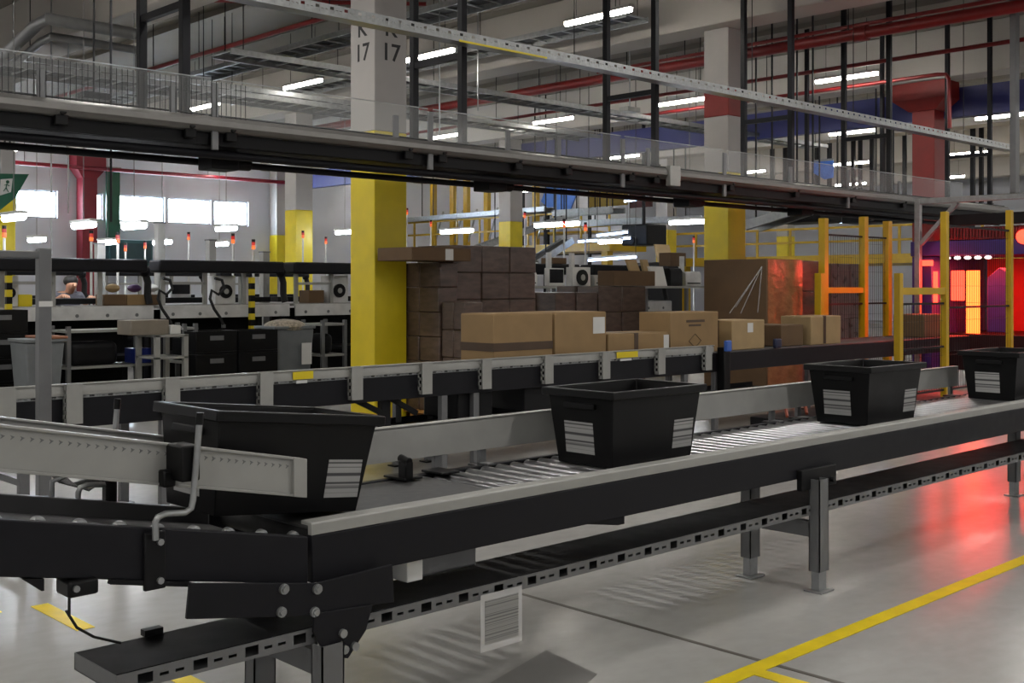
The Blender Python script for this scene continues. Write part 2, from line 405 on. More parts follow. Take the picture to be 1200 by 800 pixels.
def leg(x, y, z1, foot=True):
    b = MB()
    b.box(x-.042,x-.037,y-.03,y+.03,.1,z1); b.box(x+.037,x+.042,y-.03,y+.03,.1,z1); b.box(x-.042,x+.042,y-.03,y-.025,.1,z1); b.box(x-.042,x-.02,y+.025,y+.03,.1,z1); b.box(x+.02,x+.042,y+.025,y+.03,.1,z1)
    lo = b.build('leg', grey2, mc, smooth=False)
    MB().box(x-.034,x+.034,y-.022,y+.022,.008,.2).box(x-.06,x+.06,y-.05,y+.05,0,.008).build('foot', galv, lo, bevel=.002)
    for zz in (.13,.18): MB().cyl((x+.042,y,zz),(x+.052,y,zz),.009,6).build('bolt', galv, lo)
    return lo
for x in (2.07,4.97,8.25,10.9):
    leg(x,3.0 if x < 10 else 3.0,.374 if x < 3 else .552); leg(x,3.4,.552)
    MB().box(x-.015,x+.015,3.03,3.37,.26,.34).build('cross_tie', grey2, mc, bevel=.002)
    if x > 3:
        MB().box(x-.12,x+.2,3.02,3.05,.5,.6).cyl((x+.15,3.0,.53),(x+.15,3.02,.53),.015,8).cyl((x+.02,2.98,.44),(x+.02,3.0,.44),.02,8).build('leg_bracket', dark2, mc, bevel=.003)
# joint plate and gusset on the front
jp = [W(*p, Y=3.0) for p in ((222,683),(370,683),(459,661),(461,705),(345,722),(218,725))]
plate = MB().prism([(p.x,p.z) for p in jp],'y',2.995,3.008).build('joint_plate', dark, mc, bevel=.002, smooth=False)
for p in ((333,690),(372,690),(330,717),(369,717)):
    q = W(*p, Y=2.99); MB().cyl((q.x,2.985,q.z),(q.x,2.995,q.z),.016,14).cyl((q.x,2.977,q.z),(q.x,2.985,q.z),.011,6).build('bolt', galv, plate)
gp = [W(*p, Y=2.99) for p in ((368,718),(436,708),(428,738),(407,771),(380,766),(366,740))]
gus = MB().prism([(p.x,p.z) for p in gp],'y',2.985,2.994).build('gusset_plate', dark, mc, bevel=.002, smooth=False)
for p in ((402,742),(404,761),(416,757)):
    q = W(*p, Y=2.98); MB().cyl((q.x,2.974,q.z),(q.x,2.985,q.z),.014,10).build('bolt', galv, gus)

# hanging paper
p0 = W(563,692,Y=3.012); p1 = W(622,700,Y=3.012)
ds = thing('document_sleeve','printed sheet in clear sleeve hanging below the slotted tray','document',(p0.x,3.012,.18))
MB().box(p0.x,p0.x+.205,3.0095,3.0115,.19,.395).build('sleeve', sleeve, ds, smooth=False)
MB().box(p0.x+.02,p0.x+.185,3.0075,3.009,.215,.372).build('printed_sheet', doc_s, ds, smooth=False)

# ------------------------------------------------------------------ declining infeed conveyor
dz = lambda x: .705+(2.035-x)*.2
X0 = .45
dc = thing('sloping_conveyor','charcoal sloping conveyor with grey side rails at the left edge','conveyor',(X0,3.05,.5))
def slope_prism(b, xa, xb, za, zb, y0, y1): return b.prism([(xa,dz(xa)+za),(xb,dz(xb)+za),(xb,dz(xb)+zb),(xa,dz(xa)+zb)],'y',y0,y1)
slope_prism(MB(),X0,2.03,0,-.15,3.05,3.085).build('side_frame', dark, dc, bevel=.004)
slope_prism(MB(),X0,2.03,0,-.15,3.68,3.715).build('side_frame', M('dull_grey_frame',(56,56,57),.5), dc, bevel=.004)
slope_prism(MB(),X0,2.03,-.055,-.075,3.09,3.675).build('belt', M('sloping_belt',(40,40,42),.5,0,.1,20), dc, smooth=False)
x = X0+.06
while x < 2.02:
    MB().lathe([(.006,3.087),(.019,3.09),(.022,3.094),(.022,3.108),(.019,3.112),(.006,3.115)],(x,0,dz(x)-.013),16,'y').build('edge_wheel', galv, dc)
    x += .115
# near guide rail (channel with perforated upper band)
def rail(y0, flip, xa, xb, o, h=.118):
    b = MB(); 
    slope_prism(b,xa,xb,o+h,o,y0,y0+.006)
    slope_prism(b,xa,xb,o+h+.004,o+h-.004,y0-.012,y0+.03); slope_prism(b,xa,xb,o+.004,o-.004,y0-.012,y0+.02)
    ro = b.build('guide_rail', grey, dc, bevel=.0015)
    return ro
OFF = .121
nr = rail(3.13,1,.6,2.03,OFF)
slope_prism(MB(),2.02,2.07,OFF+.122,OFF-.004,3.115,3.155).build('end_cap', grey, nr, bevel=.002)
b = MB(); x = .62
while x < 2.0:
    z = dz(x)+OFF+.096
    b.prism([(x,z),(x+.012,z-.006),(x,z-.013),(x+.004,z-.006)],'y',3.1285,3.1305); x += .026
b.build('perforations', grey2, nr, smooth=False)
rail(3.66,-1,.6,1.95,OFF)
# bent rod bracket in front
def rodbracket(xr, near):
    y = 3.04 if near else 3.69
    s = -1 if near else 1
    z = dz(xr)
    g = MB().tube([(xr-.05,y+s*.02,z-.02),(xr-.05,y+s*.02,z+.03),(xr-.043,y+s*.02,z+.044),(xr-.02,y+s*.02,z+.05),(xr+.04,y+s*.02,z+.045),(xr+.06,y+s*.02,z+.055),(xr+.065,y+s*.022,z+.08),(xr+.085,y+s*.022,z+.3)],.0095,10)
    ro = g.build('bent_rod', galv, dc)
    q = (xr+.084,y+s*.022,z+.295)
    MB().cyl(q,(q[0]+.003,q[1],q[2]+.035),.0115,12).build('rod_cap', blk, ro)
    if near:
        MB().box(xr-.075,xr-.01,3.035,3.05,z-.165,z+.0).build('rod_mount', dark2, ro, bevel=.004)
        for d in (-.03,-.14): MB().cyl((xr-.03,3.025,z+d),(xr-.03,3.035,z+d),.01,8).build('bolt', galv, ro)
        MB().box(xr+.035,xr+.095,3.03,3.128,z+.13,z+.235).box(xr+.01,xr+.05,3.09,3.128,z+.11,z+.16).build('clamp_block', blk, ro, bevel=.006)
    else:
        MB().box(xr+.04,xr+.1,3.672,3.72,z+.13,z+.22).build('clamp_block', blk, ro, bevel=.006)
rodbracket(1.55,True); rodbracket(1.62,False)
MB().tube([(1.48,3.7,dz(1.48)+.0),(1.48,3.7,dz(1.48)+.05),(1.52,3.7,dz(1.52)+.07)],.009,8).build('bent_rod', galv, dc)
es = MB().box(1.66,1.7,3.69,3.74,dz(1.68)-.02,dz(1.68)+.1).build('sensor_head', blk, dc, bevel=.012)
MB().box(1.667,1.693,3.684,3.69,dz(1.68)+.07,dz(1.68)+.095).build('red_lens', redl, es)
b = MB()
for k in range(7):
    c = W(86+k*3,566,Y=3.78); b.tube([(c.x-.09,3.76+.01*k,c.z+.05),(c.x-.05,3.77,c.z+.01-.002*k),(c.x,3.78,c.z-.004*k),(c.x+.06,3.78,c.z+.01),(c.x+.1,3.76,c.z+.05)],.004,6)
b.build('wire_bundle', grey2, dc)
# under-slung drive box, cable, strip, tab
q = W(90,684,Y=3.06); zt = dz(q.x)-.15
mbx = MB().box(q.x-.035,q.x+.05,3.03,3.12,zt-.045,zt+.0).build('drive_box', blk, dc, bevel=.008)
MB().cyl((q.x-.015,3.022,zt-.02),(q.x-.015,3.03,zt-.02),.009,10).build('bolt', galv, mbx)
c0 = Vector((q.x-.025,3.05,zt-.045)); e = W(141,753,Y=3.2)
MB().tube([c0,c0+Vector((0,0,-.05)),W(78,716,Y=3.08),W(90,735,Y=3.12),W(110,746,Y=3.15),e],.004,8).build('cable', blackr, dc)
MB().bar(W(128,681,Y=3.05),W(222,684,Y=3.05),.02,.014).build('tie_strip', dark2, dc)
a1 = W(25,682,Y=3.06); a2 = W(51,682,Y=3.06); a3 = W(48,692,Y=3.06)
MB().prism([(a1.x,a1.z+.01),(a2.x,a2.z+.01),(a2.x,a3.z),(a3.x,a3.z)],'y',3.055,3.075).build('mount_tab', dark2, dc)

# ------------------------------------------------------------------ second conveyor (middle distance)
Y2 = 6.9
c2 = thing('belt_conveyor','dark belt conveyor with pale guard rail carrying brown cartons in the middle','conveyor',(2.0,Y2,0))
C2A, C2B, C2E = 1.9, 9.42, 15.3
MB().box(C2A,C2E,Y2,Y2+.04,.63,.82).box(C2A,C2E,Y2+.04,Y2+.07,.63,.64).build('side_frame', dark, c2, bevel=.004)
MB().box(C2A,C2E,Y2+.63,Y2+.67,.63,.83).build('side_frame', dark, c2, bevel=.004)
MB().box(C2A,C2E,Y2+.045,Y2+.625,.80,.825).build('belt', belt, c2, bevel=.003)
g2 = MB().prism([(Y2-.02,.832),(Y2-.012,.832),(Y2-.008,.87),(Y2+.004,.895),(Y2+.004,.905),(Y2-.03,.905),(Y2-.03,.897),(Y2-.014,.893),(Y2-.02,.875)],'x',C2A,C2B).build('guard_rail', grey, c2)
b = MB(); slotted(b, C2A, C2B, Y2-.006, .812, .832, .12); b.build('slotted_strip', galv, c2, smooth=False)
for pxx in (8,87,202,312,418,500,570,643,710,775,830):
    p = W(pxx,450,Y=Y2-.05)
    b = MB(); b.box(p.x-.05,p.x+.05,Y2-.06,Y2-.055,.66,.9); [b.box(p.x-.05,p.x-.045,Y2-.055,Y2-.002,za_,zb_) for za_,zb_ in ((.66,.69),(.718,.74),(.768,.79),(.818,.84),(.868,.9))]; [b.box(p.x-.05,p.x-.045,ya_,yb_,.66,.9) for ya_,yb_ in ((Y2-.055,Y2-.045),(Y2-.018,Y2-.002))]; b.box(p.x+.045,p.x+.05,Y2-.055,Y2-.002,.66,.9)
    bo = b.build('rail_bracket', grey, c2, smooth=False)
for pxx, w in ((355,.17),(735,.3)):
    p = W(pxx,440,Y=Y2-.03)
    st = MB().box(p.x-w/2,p.x+w/2,Y2-.034,Y2-.0305,.838,.893).build('yellow_sticker', yel, c2, smooth=False)
    MB().box(p.x-w/3,p.x+w/5,Y2-.0335,Y2-.03,.81,.83).build('white_sticker', paper, c2, smooth=False)
for x in (2.6,3.5,5.88,6.22,9.0,9.5,12.2,14.6):
    for y in (Y2+.03, Y2+.62):
        lo = MB().box(x-.03,x+.03,y-.025,y+.025,.012,.63).build('leg', grey2, c2, bevel=.003)
        MB().box(x-.06,x+.06,y-.05,y+.05,0,.012).build('foot', blk, lo, bevel=.003)
    MB().box(x-.012,x+.012,Y2+.05,Y2+.6,.3,.34).build('cross_tie', grey2, c2)
for a, bb in (((415,468),(452,486)),((455,465),(488,484))):
    p, q = W(*a,Y=Y2+.1), W(*bb,Y=Y2+.1); MB().bar(p,q,.03,.04).build('diagonal_brace', dark2, c2)
# stub post between braces
p = W(451,475,Y=Y2+.12); MB().box(p.x-.04,p.x+.04,Y2+.1,Y2+.16,.38,.63).build('stub_post', dark, c2)
b = MB(); slotted(b, 5.0, 11.0, Y2+.12, .36, .41, .12); b.box(5.0,11.0,Y2+.123,Y2+.6,.36,.364); b.box(5.0,11.0,Y2+.597,Y2+.6,.36,.41)
b.build('cable_tray', dark, c2, smooth=False)
for x in (6.35,7.1):
    MB().box(x-.28,x+.1,Y2+.06,Y2+.5,.42,.629).build('drive_unit', dark2, c2, bevel=.01)
# end control post with blue device
p = W(848,430,Y=Y2-.05)
cp = MB().box(p.x-.06,p.x+.05,Y2-.1,Y2-.01,.3,.88).build('control_post', blk, c2, bevel=.008)
MB().box(p.x-.07,p.x+.02,Y2-.14,Y2-.1,.84,.95).build('blue_device', M('blue_device',(50,90,170),.4), cp, bevel=.01)
p = W(910,398,Y=Y2+.02); MB().box(p.x-.06,p.x+.06,Y2-.01,Y2+.03,.83,.93).build('blue_post_cap', M('dark_blue',(20,30,60),.4), c2, bevel=.01)

# slanted dark troughs under the far side (red wires heap)
tr = thing('floor_trough','dark low cable trough on the floor between the two conveyors','trough',(9.6,6.2,0))
MB().box(9.2,12.4,5.9,6.3,0,.25).build('trough_body', dark2, tr, bevel=.01)
b = MB()
for k in range(8):
    x = 9.3+k*.34; b.tube([(x,5.95,.27),(x+.12,6.05,.36+.03*(k%3)),(x+.3,6.15,.28)],.016,6)
b.build('loose_hoses', M('reddish_hose',(120,54,34),.5), tr)

# near grey post with arm
p = W(51,500,Y=6.3)
gp_ = thing('guard_stand','grey steel post with a side arm standing beyond the sloping conveyor','post',(p.x,6.3,0))
zt = W(51,291,Y=6.3).z
MB().box(p.x-.035,p.x+.035,6.27,6.33,.01,zt).build('post', grey2, gp_, bevel=.006)
MB().box(p.x-.1,p.x+.1,6.2,6.4,0,.012).build('base_plate', grey2, gp_, bevel=.003)
MB().bar((p.x-.03,6.3,zt-.035),(p.x-1.2,6.3,zt-.035),.05,.04).build('arm', grey2, gp_, bevel=.006)
q = W(51,355,Y=6.26); MB().box(p.x-.037,p.x+.037,6.266,6.27,q.z-.02,q.z+.01).build('white_tag', paper, gp_)

# ------------------------------------------------------------------ cartons riding on the middle conveyor
def carton(x0,x1,y0,y1,z0,z1,label,mat=card,group=None,tape=None,lab=None,marks=False,name='cardboard_box'):
    t = thing(name,label,'box',((x0+x1)/2,(y0+y1)/2,z0)); 
    if group: t['group'] = group
    MB().box(x0,x1,y0,y1,z0,z1).build('carton', mat, t, bevel=.008)
    fl = MB(); ym = (y0+y1)/2
    fl.box(x0+.004,x1-.004,y0+.004,ym-.003,z1,z1+.004).box(x0+.004,x1-.004,ym+.003,y1-.004,z1,z1+.004).build('top_flaps', mat, t, smooth=False)
    if tape == 'band':
        zc = z0+(z1-z0)*.36; MB().box(x0-.002,x1+.002,y0-.002,y1+.002,zc-.035,zc+.035).build('tape_band', tape_d, t, smooth=False)
    if tape == 'edge':
        xm = x0+(x1-x0)*.45; MB().box(xm-.03,xm+.03,y0-.002,y1+.002,z0+.01,z1+.006).build('tape_strip', tape_d, t, smooth=False)
    if tape == 'side':
        MB().box(x0-.002,x0,ym-.035,ym+.035,z0+.01,z1+.002).build('tape_strip', tape_d, t, smooth=False)
    if lab:
        fx, fz, w, h = lab; xc = x0+(x1-x0)*fx; zc = z0+(z1-z0)*fz
        MB().box(xc-w/2,xc+w/2,y0-.003,y0-.001,zc-h/2,zc+h/2).build('shipping_label', paper, t, smooth=False)
    if marks:
        b = MB(); xc = x0+(x1-x0)*.5; zc = z0+(z1-z0)*.3; d = .1
        for a, c in (((-1,0),(0,1)),((0,1),(1,0)),((1,0),(0,-1)),((0,-1),(-1,0))):
            b.bar((xc+a[0]*d,y0-.001,zc+a[1]*d*.7),(xc+c[0]*d,y0-.001,zc+c[1]*d*.7),.002,.01,(0,1,0))
        b.build('printed_diamond', tape_d, t, smooth=False); yy = (y0+y1)/2
        for q_ in ((xc-.14,xc+.16,y0-.002,y0,z1-.1,z1-.075),(xc-.1,xc+.1,y0-.002,y0,z1-.14,z1-.12),(x0-.002,x0,yy-.12,yy+.12,z0+.16,z0+.2)): MB().box(*q_).build('printed_line', tape_d, t, smooth=False)
    return t
CB = .826; G = 'cartons riding on the middle conveyor'
carton(6.5,7.21,7.0,7.42,CB,1.262,'brown carton with dark tape band, first in the row on the middle conveyor',card,G,'band')
carton(7.24,7.92,7.0,7.5,CB,1.262,'brown carton with white label beside the taped one on the conveyor',card,G,None,(.85,.72,.16,.15))
carton(7.95,8.84,7.0,7.4,CB,1.047,'low flat carton with label between the two tall cartons on the conveyor',card,G,'edge',(.96,.6,.08,.13))
carton(8.87,9.66,7.0,7.4,CB,1.235,'brown carton with printed marks and a diamond on the conveyor',card,G,None,None,True)
carton(9.9,10.5,7.0,7.4,CB,1.134,'pale square carton at the rail end of the middle conveyor',cardp,G,'side',(.55,.75,.1,.1))
carton(10.9,11.35,7.05,7.5,CB,1.06,'small brown carton behind the pale cartons before the wrapped pallet',card2,G)
carton(11.43,12.08,7.0,7.4,CB,1.15,'pale carton farthest along the conveyor beside the yellow fence',cardp,G,'edge')
MB_ = None

# ------------------------------------------------------------------ pallets behind the middle conveyor
def pallet(x0,x1,y0,y1,label):
    t = thing('wooden_pallet',label,'pallet',((x0+x1)/2,(y0+y1)/2,0)); t['group'] = 'wooden pallets behind the middle conveyor'
    for i in range(3):
        yy = y0+(y1-y0)*(i/2)*.88
        for j in range(3):
            xx = x0+(x1-x0)*(j/2)*.86
            MB().box(xx,xx+(x1-x0)*.14,yy,yy+(y1-y0)*.12,.02,.1).build('block', wood, t)
        MB().box(x0,x1,yy,yy+(y1-y0)*.12,0,.02).build('bottom_board', wood, t)
    for i in range(6):
        xx = x0+(x1-x0)*i/5*.86; MB().box(xx,xx+(x1-x0)*.13,y0,y1,.1,.125).build('deck_board', wood, t)
    return t
def wrapped(x0,x1,y0,y1,z1,label,mat=wrap,name='wrapped_pallet_load',rows=5,cols=2,jit=.01,z0=.126):
    """one shrink wrapped block of cartons"""
    t = thing(name,label,'pallet load',((x0+x1)/2,(y0+y1)/2,z0)); t['group'] = 'wrapped pallet loads'
    h = (z1-z0)/rows
    for i in range(rows):
        for a in range(cols):
            for b_ in range(2):
                xa, xb = x0+(x1-x0)*a/cols, x0+(x1-x0)*(a+1)/cols; ya, yb = y0+(y1-y0)*b_/2, y0+(y1-y0)*(b_+1)/2
                j = lambda: random.uniform(-jit, jit)
                MB().box(xa+j()*.5+.002,xb-.003,ya+j()+.002,yb-.003,z0+i*h,z0+(i+1)*h-.002).build('carton', mat, t, bevel=.012)
    return t
PL = [(7.95,9.6,9.45,10.3,'wooden pallet under the tall dark wrapped stack behind the taped carton'),
      (6.3,7.4,9.3,10.1,'wooden pallet left of the tall wrapped stack beside the numbered column'),
      (10.2,12.2,9.9,10.8,'wooden pallet under the uneven brown cartons at the centre'),
      (12.8,13.65,8.5,9.55,'wooden pallet under the tall carton wrapped in clear film')]
for p in PL: pallet(*p)
carton(8.2,8.75,9.3,9.9,.9,1.79,'dull',wrap) if False else None
wrapped(8.3,9.6,9.6,10.25,1.96,'tall dark wrapped stack of cartons behind the taped carton',wrap,rows=6,cols=3)
wrapped(8.015,8.285,9.5,10.2,1.76,'narrow dark wrapped carton stack beside the numbered yellow column',wrap,rows=6,cols=1)
p0, p1 = W(483,306,Y=9.3), W(552,306,Y=9.3)
carton(p0.x,p1.x,9.3,9.9,1.77,W(500,290,Y=9.3).z,'flat brown carton with white label lying on the dark wrapped stacks',card2,None,None,(.62,.5,.11,.12))
wrapped(8.03,8.3,9.1,9.48,1.33,'low dark carton stack standing in front of the tall wrapped stack',wrap,rows=4,cols=1)
wrapped(10.3,11.1,10.0,10.7,1.42,'middle brown carton stack at centre with stepped top',wrap,rows=4,cols=2,jit=.05)
wrapped(11.12,12.1,9.95,10.75,1.5,'brown carton stack at centre beneath one dark carton on top',wrap,rows=4,cols=2,jit=.05)
p0, p1 = W(722,338,Y=9.9), W(768,338,Y=9.9)
carton(11.39,12.25,9.93,10.22,1.502,1.70,'dark brown carton lying crooked on top of the centre carton stack',card2,None)
# tall film-wrapped carton
tp = thing('tall_carton','tall brown carton with right side wrapped in film glowing red','box',(13.2,9.0,.126))
MB().box(12.8,13.65,8.5,9.52,.126,1.86).build('carton', card2, tp, bevel=.012)
MB().box(12.82,13.655,8.494,8.499,.13,1.855).build('film_wrap', filmy, tp, smooth=False)
b = MB()
for (a, c) in (((893,312),(855,367)),((893,312),(868,367)),((893,312),(888,366)),((893,312),(862,360))):
    b.bar(W(*a,X=12.78),W(*c,X=12.78),.006,.012)
b.build('film_strands', filmc, tp, smooth=False)
wrapped(13.75,14.5,8.7,9.4,1.86,'dark wrapped pallet load behind the first tall yellow fence post',wrap,rows=4,cols=1)
pallet(13.72,14.52,8.68,9.42,'wooden pallet under the wrapped load behind the yellow fence')
wrapped(15.6,16.7,9.2,10.0,1.85,'film wrapped pallet load behind the second yellow fence post',M('brown_wrap',(96,74,66),.3,0,.3,7,.2),rows=4,cols=2)
pallet(15.58,16.72,9.18,10.02,'wooden pallet under the load behind the second yellow fence post')
for i,(a,b_) in enumerate(((602,655),)):
    p = W(620,462,Y=8.4); 
    pallet(p.x-.4,p.x+.6,8.2,9.0,'bright wooden pallet on the floor seen beneath the middle conveyor')

# ------------------------------------------------------------------ overhead conveyor and its hangers
OY = 8.5; OX0, OX1 = 2.6, 20.2
oc = thing('overhead_conveyor','dark overhead conveyor with clear side guards hanging across the whole hall','conveyor',(OX0,OY,2.6))
for y0 in (OY, OY+.76):
    MB().box(OX0,OX1,y0,y0+.04,2.66,2.80).build('side_frame', dark2, oc, bevel=.004)
    rr = MB().prism([(y0-.02+.085*math.cos(t)*(-1), 2.83+.068*math.sin(t)) for t in [k*math.pi/5-math.pi/2 for k in range(6)]]+[(y0+.02,2.89),(y0+.02,2.78)],'x',OX0,OX1).build('bowed_rail', M('dull_aluminium',(122,120,117),.36,.6,.08,8), oc)
    MB().box(OX0,OX1,y0-.01,y0+.03,2.89,2.915).build('top_strip', dark2, oc)
MB().box(OX0,OX1,OY+.05,OY+.75,2.78,2.8).build('belt', belt, oc, smooth=False)
MB().box(OX0,OX1,OY+.06,OY+.74,2.66,2.67).build('bottom_pan', dark2, oc, smooth=False)
MB().cyl((OX0,OY+.1,2.6),(OX1,OY+.1,2.6),.035,12).build('return_pipe', dark, oc)
MB().cyl((OX0,OY+.55,2.58),(OX1,OY+.55,2.58),.03,12).build('return_pipe', dark, oc)
gx = [3.3,4.35,4.72,6.6,7.02,8.05,8.8,9.85,10.3,11.8,13.3,14.8,16.3]
for i, x in enumerate(gx):
    long_ = i in (2,4,7,9,11)
    z0, z1 = (2.62,3.17) if long_ else (2.86,3.1)
    MB().box(x-.03,x+.03,OY-.055,OY-.03,z0,z1).build('guard_post', grey2, oc, bevel=.004)
    MB().box(x+.1,x+.2,OY-.06,OY-.01,2.7,2.86).cyl((x+.15,OY-.09,2.8),(x+.15,OY-.06,2.8),.03,10).build('sensor', blk, oc, bevel=.008)
for a, c in zip([2.6]+[4.72,7.02,9.85,11.8,14.8],[4.72,7.02,9.85,11.8,14.8,18.5]):
    g = MB().box(a+.035,c-.035,OY-.045,OY-.039,2.9,3.2).build('clear_guard', guardm, oc, smooth=False)
    MB().box(a+.035,c-.035,OY-.048,OY-.036,3.2,3.207).build('guard_edge', galv, g, smooth=False)
for x in (5.0,8.2,11.6,14.2):
    mo = MB().box(x-.14,x+.12,OY+.25,OY+.5,2.5,2.66).cyl((x+.12,OY+.38,2.57),(x+.3,OY+.38,2.57),.055,14).build('drive_motor', dark2, oc, bevel=.01)
p = W(787,200,Y=OY-.07); MB().box(p.x-.1,p.x+.1,OY-.13,OY-.06,2.68,2.92).build('control_box', grey, oc, bevel=.01)
# mesh of fine black wires on the left guard
b = MB(); x = 2.7
while x < 5.0: b.box(x,x+.004,OY-.06,OY-.056,2.8,3.18); x += .045
b.build('wire_screen', dark2, oc, smooth=False)
def hanger(X, i):
    t = thing('hanger_frame','%s pair of dark hanging poles from the left along the overhead conveyor' % nth(i),'hanger',(X,OY,2.9),0,'hanging pole frames of the overhead conveyor')
    for y in (OY+.015, OY+.775):
        MB().box(X-.035,X+.035,y-.035,y+.035,2.93,ZC).build('pole', dark, t, bevel=.004)
        MB().box(X-.045,X+.045,y-.05,y+.05,2.916,2.93).build('pole_shoe', dark2, t)
    MB().box(X-.025,X+.025,OY+.05,OY+.74,3.76,3.82).build('crossbar', dark, t)
hx = [4.48,7.48,10.5,13.4,16.1,19.65]
for i, X in enumerate(hx): hanger(X, i)

# long perforated cable tray above
ct = thing('cable_tray','long pale perforated cable tray running above the overhead conveyor','cable tray',(2,8.36,4))
b = MB()
for y in (8.28,8.36):
    pass
b = MB(); slotted(b, 3.0, 20.0, 8.24, 3.85, 3.95, .15); b.box(3.0,20,8.243,8.40,3.85,3.854); b.box(3.0,20,8.397,8.40,3.85,3.95)
b.build('tray', galv, ct, smooth=False)
for x in (4.4,8.9,12.2,14.7,18.2): MB().cyl((x,8.32,3.95),(x,8.32,ZC),.006,6).build('hanger_rod', dark, ct)
b = MB().box(7.2,8.4,8.235,8.24,3.845,3.865).build('yellow_edge_strip', yel, ct)

# ------------------------------------------------------------------ pipes, trays and ducts under the ceiling
def pipe(pts, r, name, label, cat, m=redpipe, joints=()):
    t = thing(name, label, cat, pts[0])
    MB().tube(pts, r, 12).build('pipe_run', m, t)
    for j in joints: MB().tube([Vector(j)-Vector((0,r*1.2,0)),Vector(j)+Vector((0,r*1.2,0))], r*1.35, 12).build('coupling', m, t)
    if len(pts) > 2:
        q = (Vector(pts[0])+Vector(pts[1]))/2; MB().cyl((q.x,q.y,q.z+r),(q.x,q.y,ZC),.008,6).build('hanger_rod', dark, t)
    if len(pts) == 2:
        d = Vector(pts[1])-Vector(pts[0]); n = max(2,int(d.length/4))
        for k in range(n):
            q = Vector(pts[0])+d*((k+.5)/n); MB().cyl((q.x,q.y,q.z+r),(q.x,q.y,ZC),.008,6).build('hanger_rod', dark, t)
    return t
pipe([(15.25,-2,5.2),(15.25,28,5.2)],.085,'sprinkler_main','thick red sprinkler main crossing behind the red banded column','pipe',joints=[(15.25,5,5.2),(15.25,8.5,5.2)])
pipe([(15.6,-2,5.42),(15.6,14,5.42)],.03,'sprinkler_pipe','thin red pipe running just above the thick red main','pipe')
pipe([(17.6,-2,5.25),(17.6,24,5.25)],.035,'sprinkler_pipe','thin red pipe parallel beyond the thick red main','pipe')
pipe([(18.9,16,5.15),(18.9,9.1,5.15),(18.9,8.95,5.13),(18.9,8.9,5.05),(18.9,8.88,4.2)],.035,'sprinkler_pipe','thin red pipe bending down beside the flared red column','pipe')
pipe([(9.0,10.4,5.2),(9.0,26,5.2)],.035,'sprinkler_pipe','thin red pipe rising behind the numbered column','pipe')
pipe([(10.3,12.5,5.5),(7.9,14.5,5.5)],.03,'sprinkler_pipe','short red pipe slanting near the long pale cable tray','pipe')
pipe([(4.6,9,5.6),(4.6,22,5.6)],.035,'sprinkler_pipe','thin red pipe at the upper left beside the bent grey duct','pipe')
pipe([(9.5,32.9,4.98),(21,32.9,4.98)],.06,'fire_main','crimson pipe along the back wall above the windows','pipe',crimson)
# bent grey duct, upper left
t = thing('bent_duct','bent grey duct hanging under the ceiling at the upper left','duct',(5,12,5))
dpts = [W(-40,82,z=5.0),W(8,62,z=5.0),W(42,30,z=5.1),W(56,22,z=5.1),W(125,34,z=5.1),W(158,40,z=5.1)]
MB().tube(dpts,.085,12).build('duct', grey2, t); MB().tube([p_+Vector((0.25,.5,-.12)) for p_ in dpts],.06,10).build('duct', grey2, t)
def ladder(p, q, label, w=.5, m=galv, z=None):
    p, q = Vector(p), Vector(q); d = (q-p).normalized(); s = Vector((-d.y,d.x,0))*w/2
    t = thing('cable_ladder',label,'cable tray',p,0,'ceiling cable ladders')
    for k in (-1,1): MB().bar(p+s*k,q+s*k,.03,.08).build('side_rail', m, t)
    n = int((q-p).length/.35)
    for k in range(n+1): c = p+d*(.35*k); MB().bar(c-s,c+s,.03,.02).build('rung', m, t)
    b = MB(); c = p+Vector((0,0,.035)); b.bar(c+d*.1,q+Vector((0,0,.035)),w*.7,.03); b.build('cables', dark, t)
    for k in range(0,n,10):
        c = p+d*(.35*k+.2)
        for e in (-1,1): MB().cyl(c+s*e,(c+s*e).to_tuple()[:2]+(ZC,),.007,6).build('hanger_rod', dark, t)
    return t
ladder((10.1,4.0,5.25),(10.1,24,5.25),'grey cable ladder at upper centre above the nearest tube light')
ladder((8.2,14.5,4.8),(24,14.5,4.8),'grey cable ladder crossing behind the numbered column')
ladder((6.6,18.2,5.0),(20,18.2,5.0),'grey cable ladder left of the numbered column, higher of two',.7)
ladder((5.2,16.7,4.6),(13,16.7,4.6),'grey cable ladder left of the numbered column, lower of two',.8)
ladder((12.9,10.8,5.45),(12.9,22,5.45),'grey cable ladder behind the nearest red main at centre')
# thin grey conduits dropping
for i,(x_,y0_,y1_,Yp) in enumerate(((110,0,112,13),(130,0,260,11),(515,75,160,12),(738,14,128,12.3),(560,14,130,14),(60,190,300,18),(80,185,250,18))):
    p = W(x_,y1_,Y=Yp); t = thing('hanging_rod','thin vertical drop rod, %s from the left among those under the ceiling' % nth([1,3,4,6,5,0,2][i]),'rod',(p.x,Yp,p.z),0,'thin drop rods')
    MB().cyl((p.x,Yp,p.z),(p.x,Yp,ZC),.012,6).build('rod', galv if i > 1 else dark, t)
    if i in (0,3): MB().box(p.x-.16,p.x+.16,Yp-.1,Yp+.1,p.z-.05,p.z+.03).build('cable_box', dark if i == 0 else grey, t, bevel=.01)

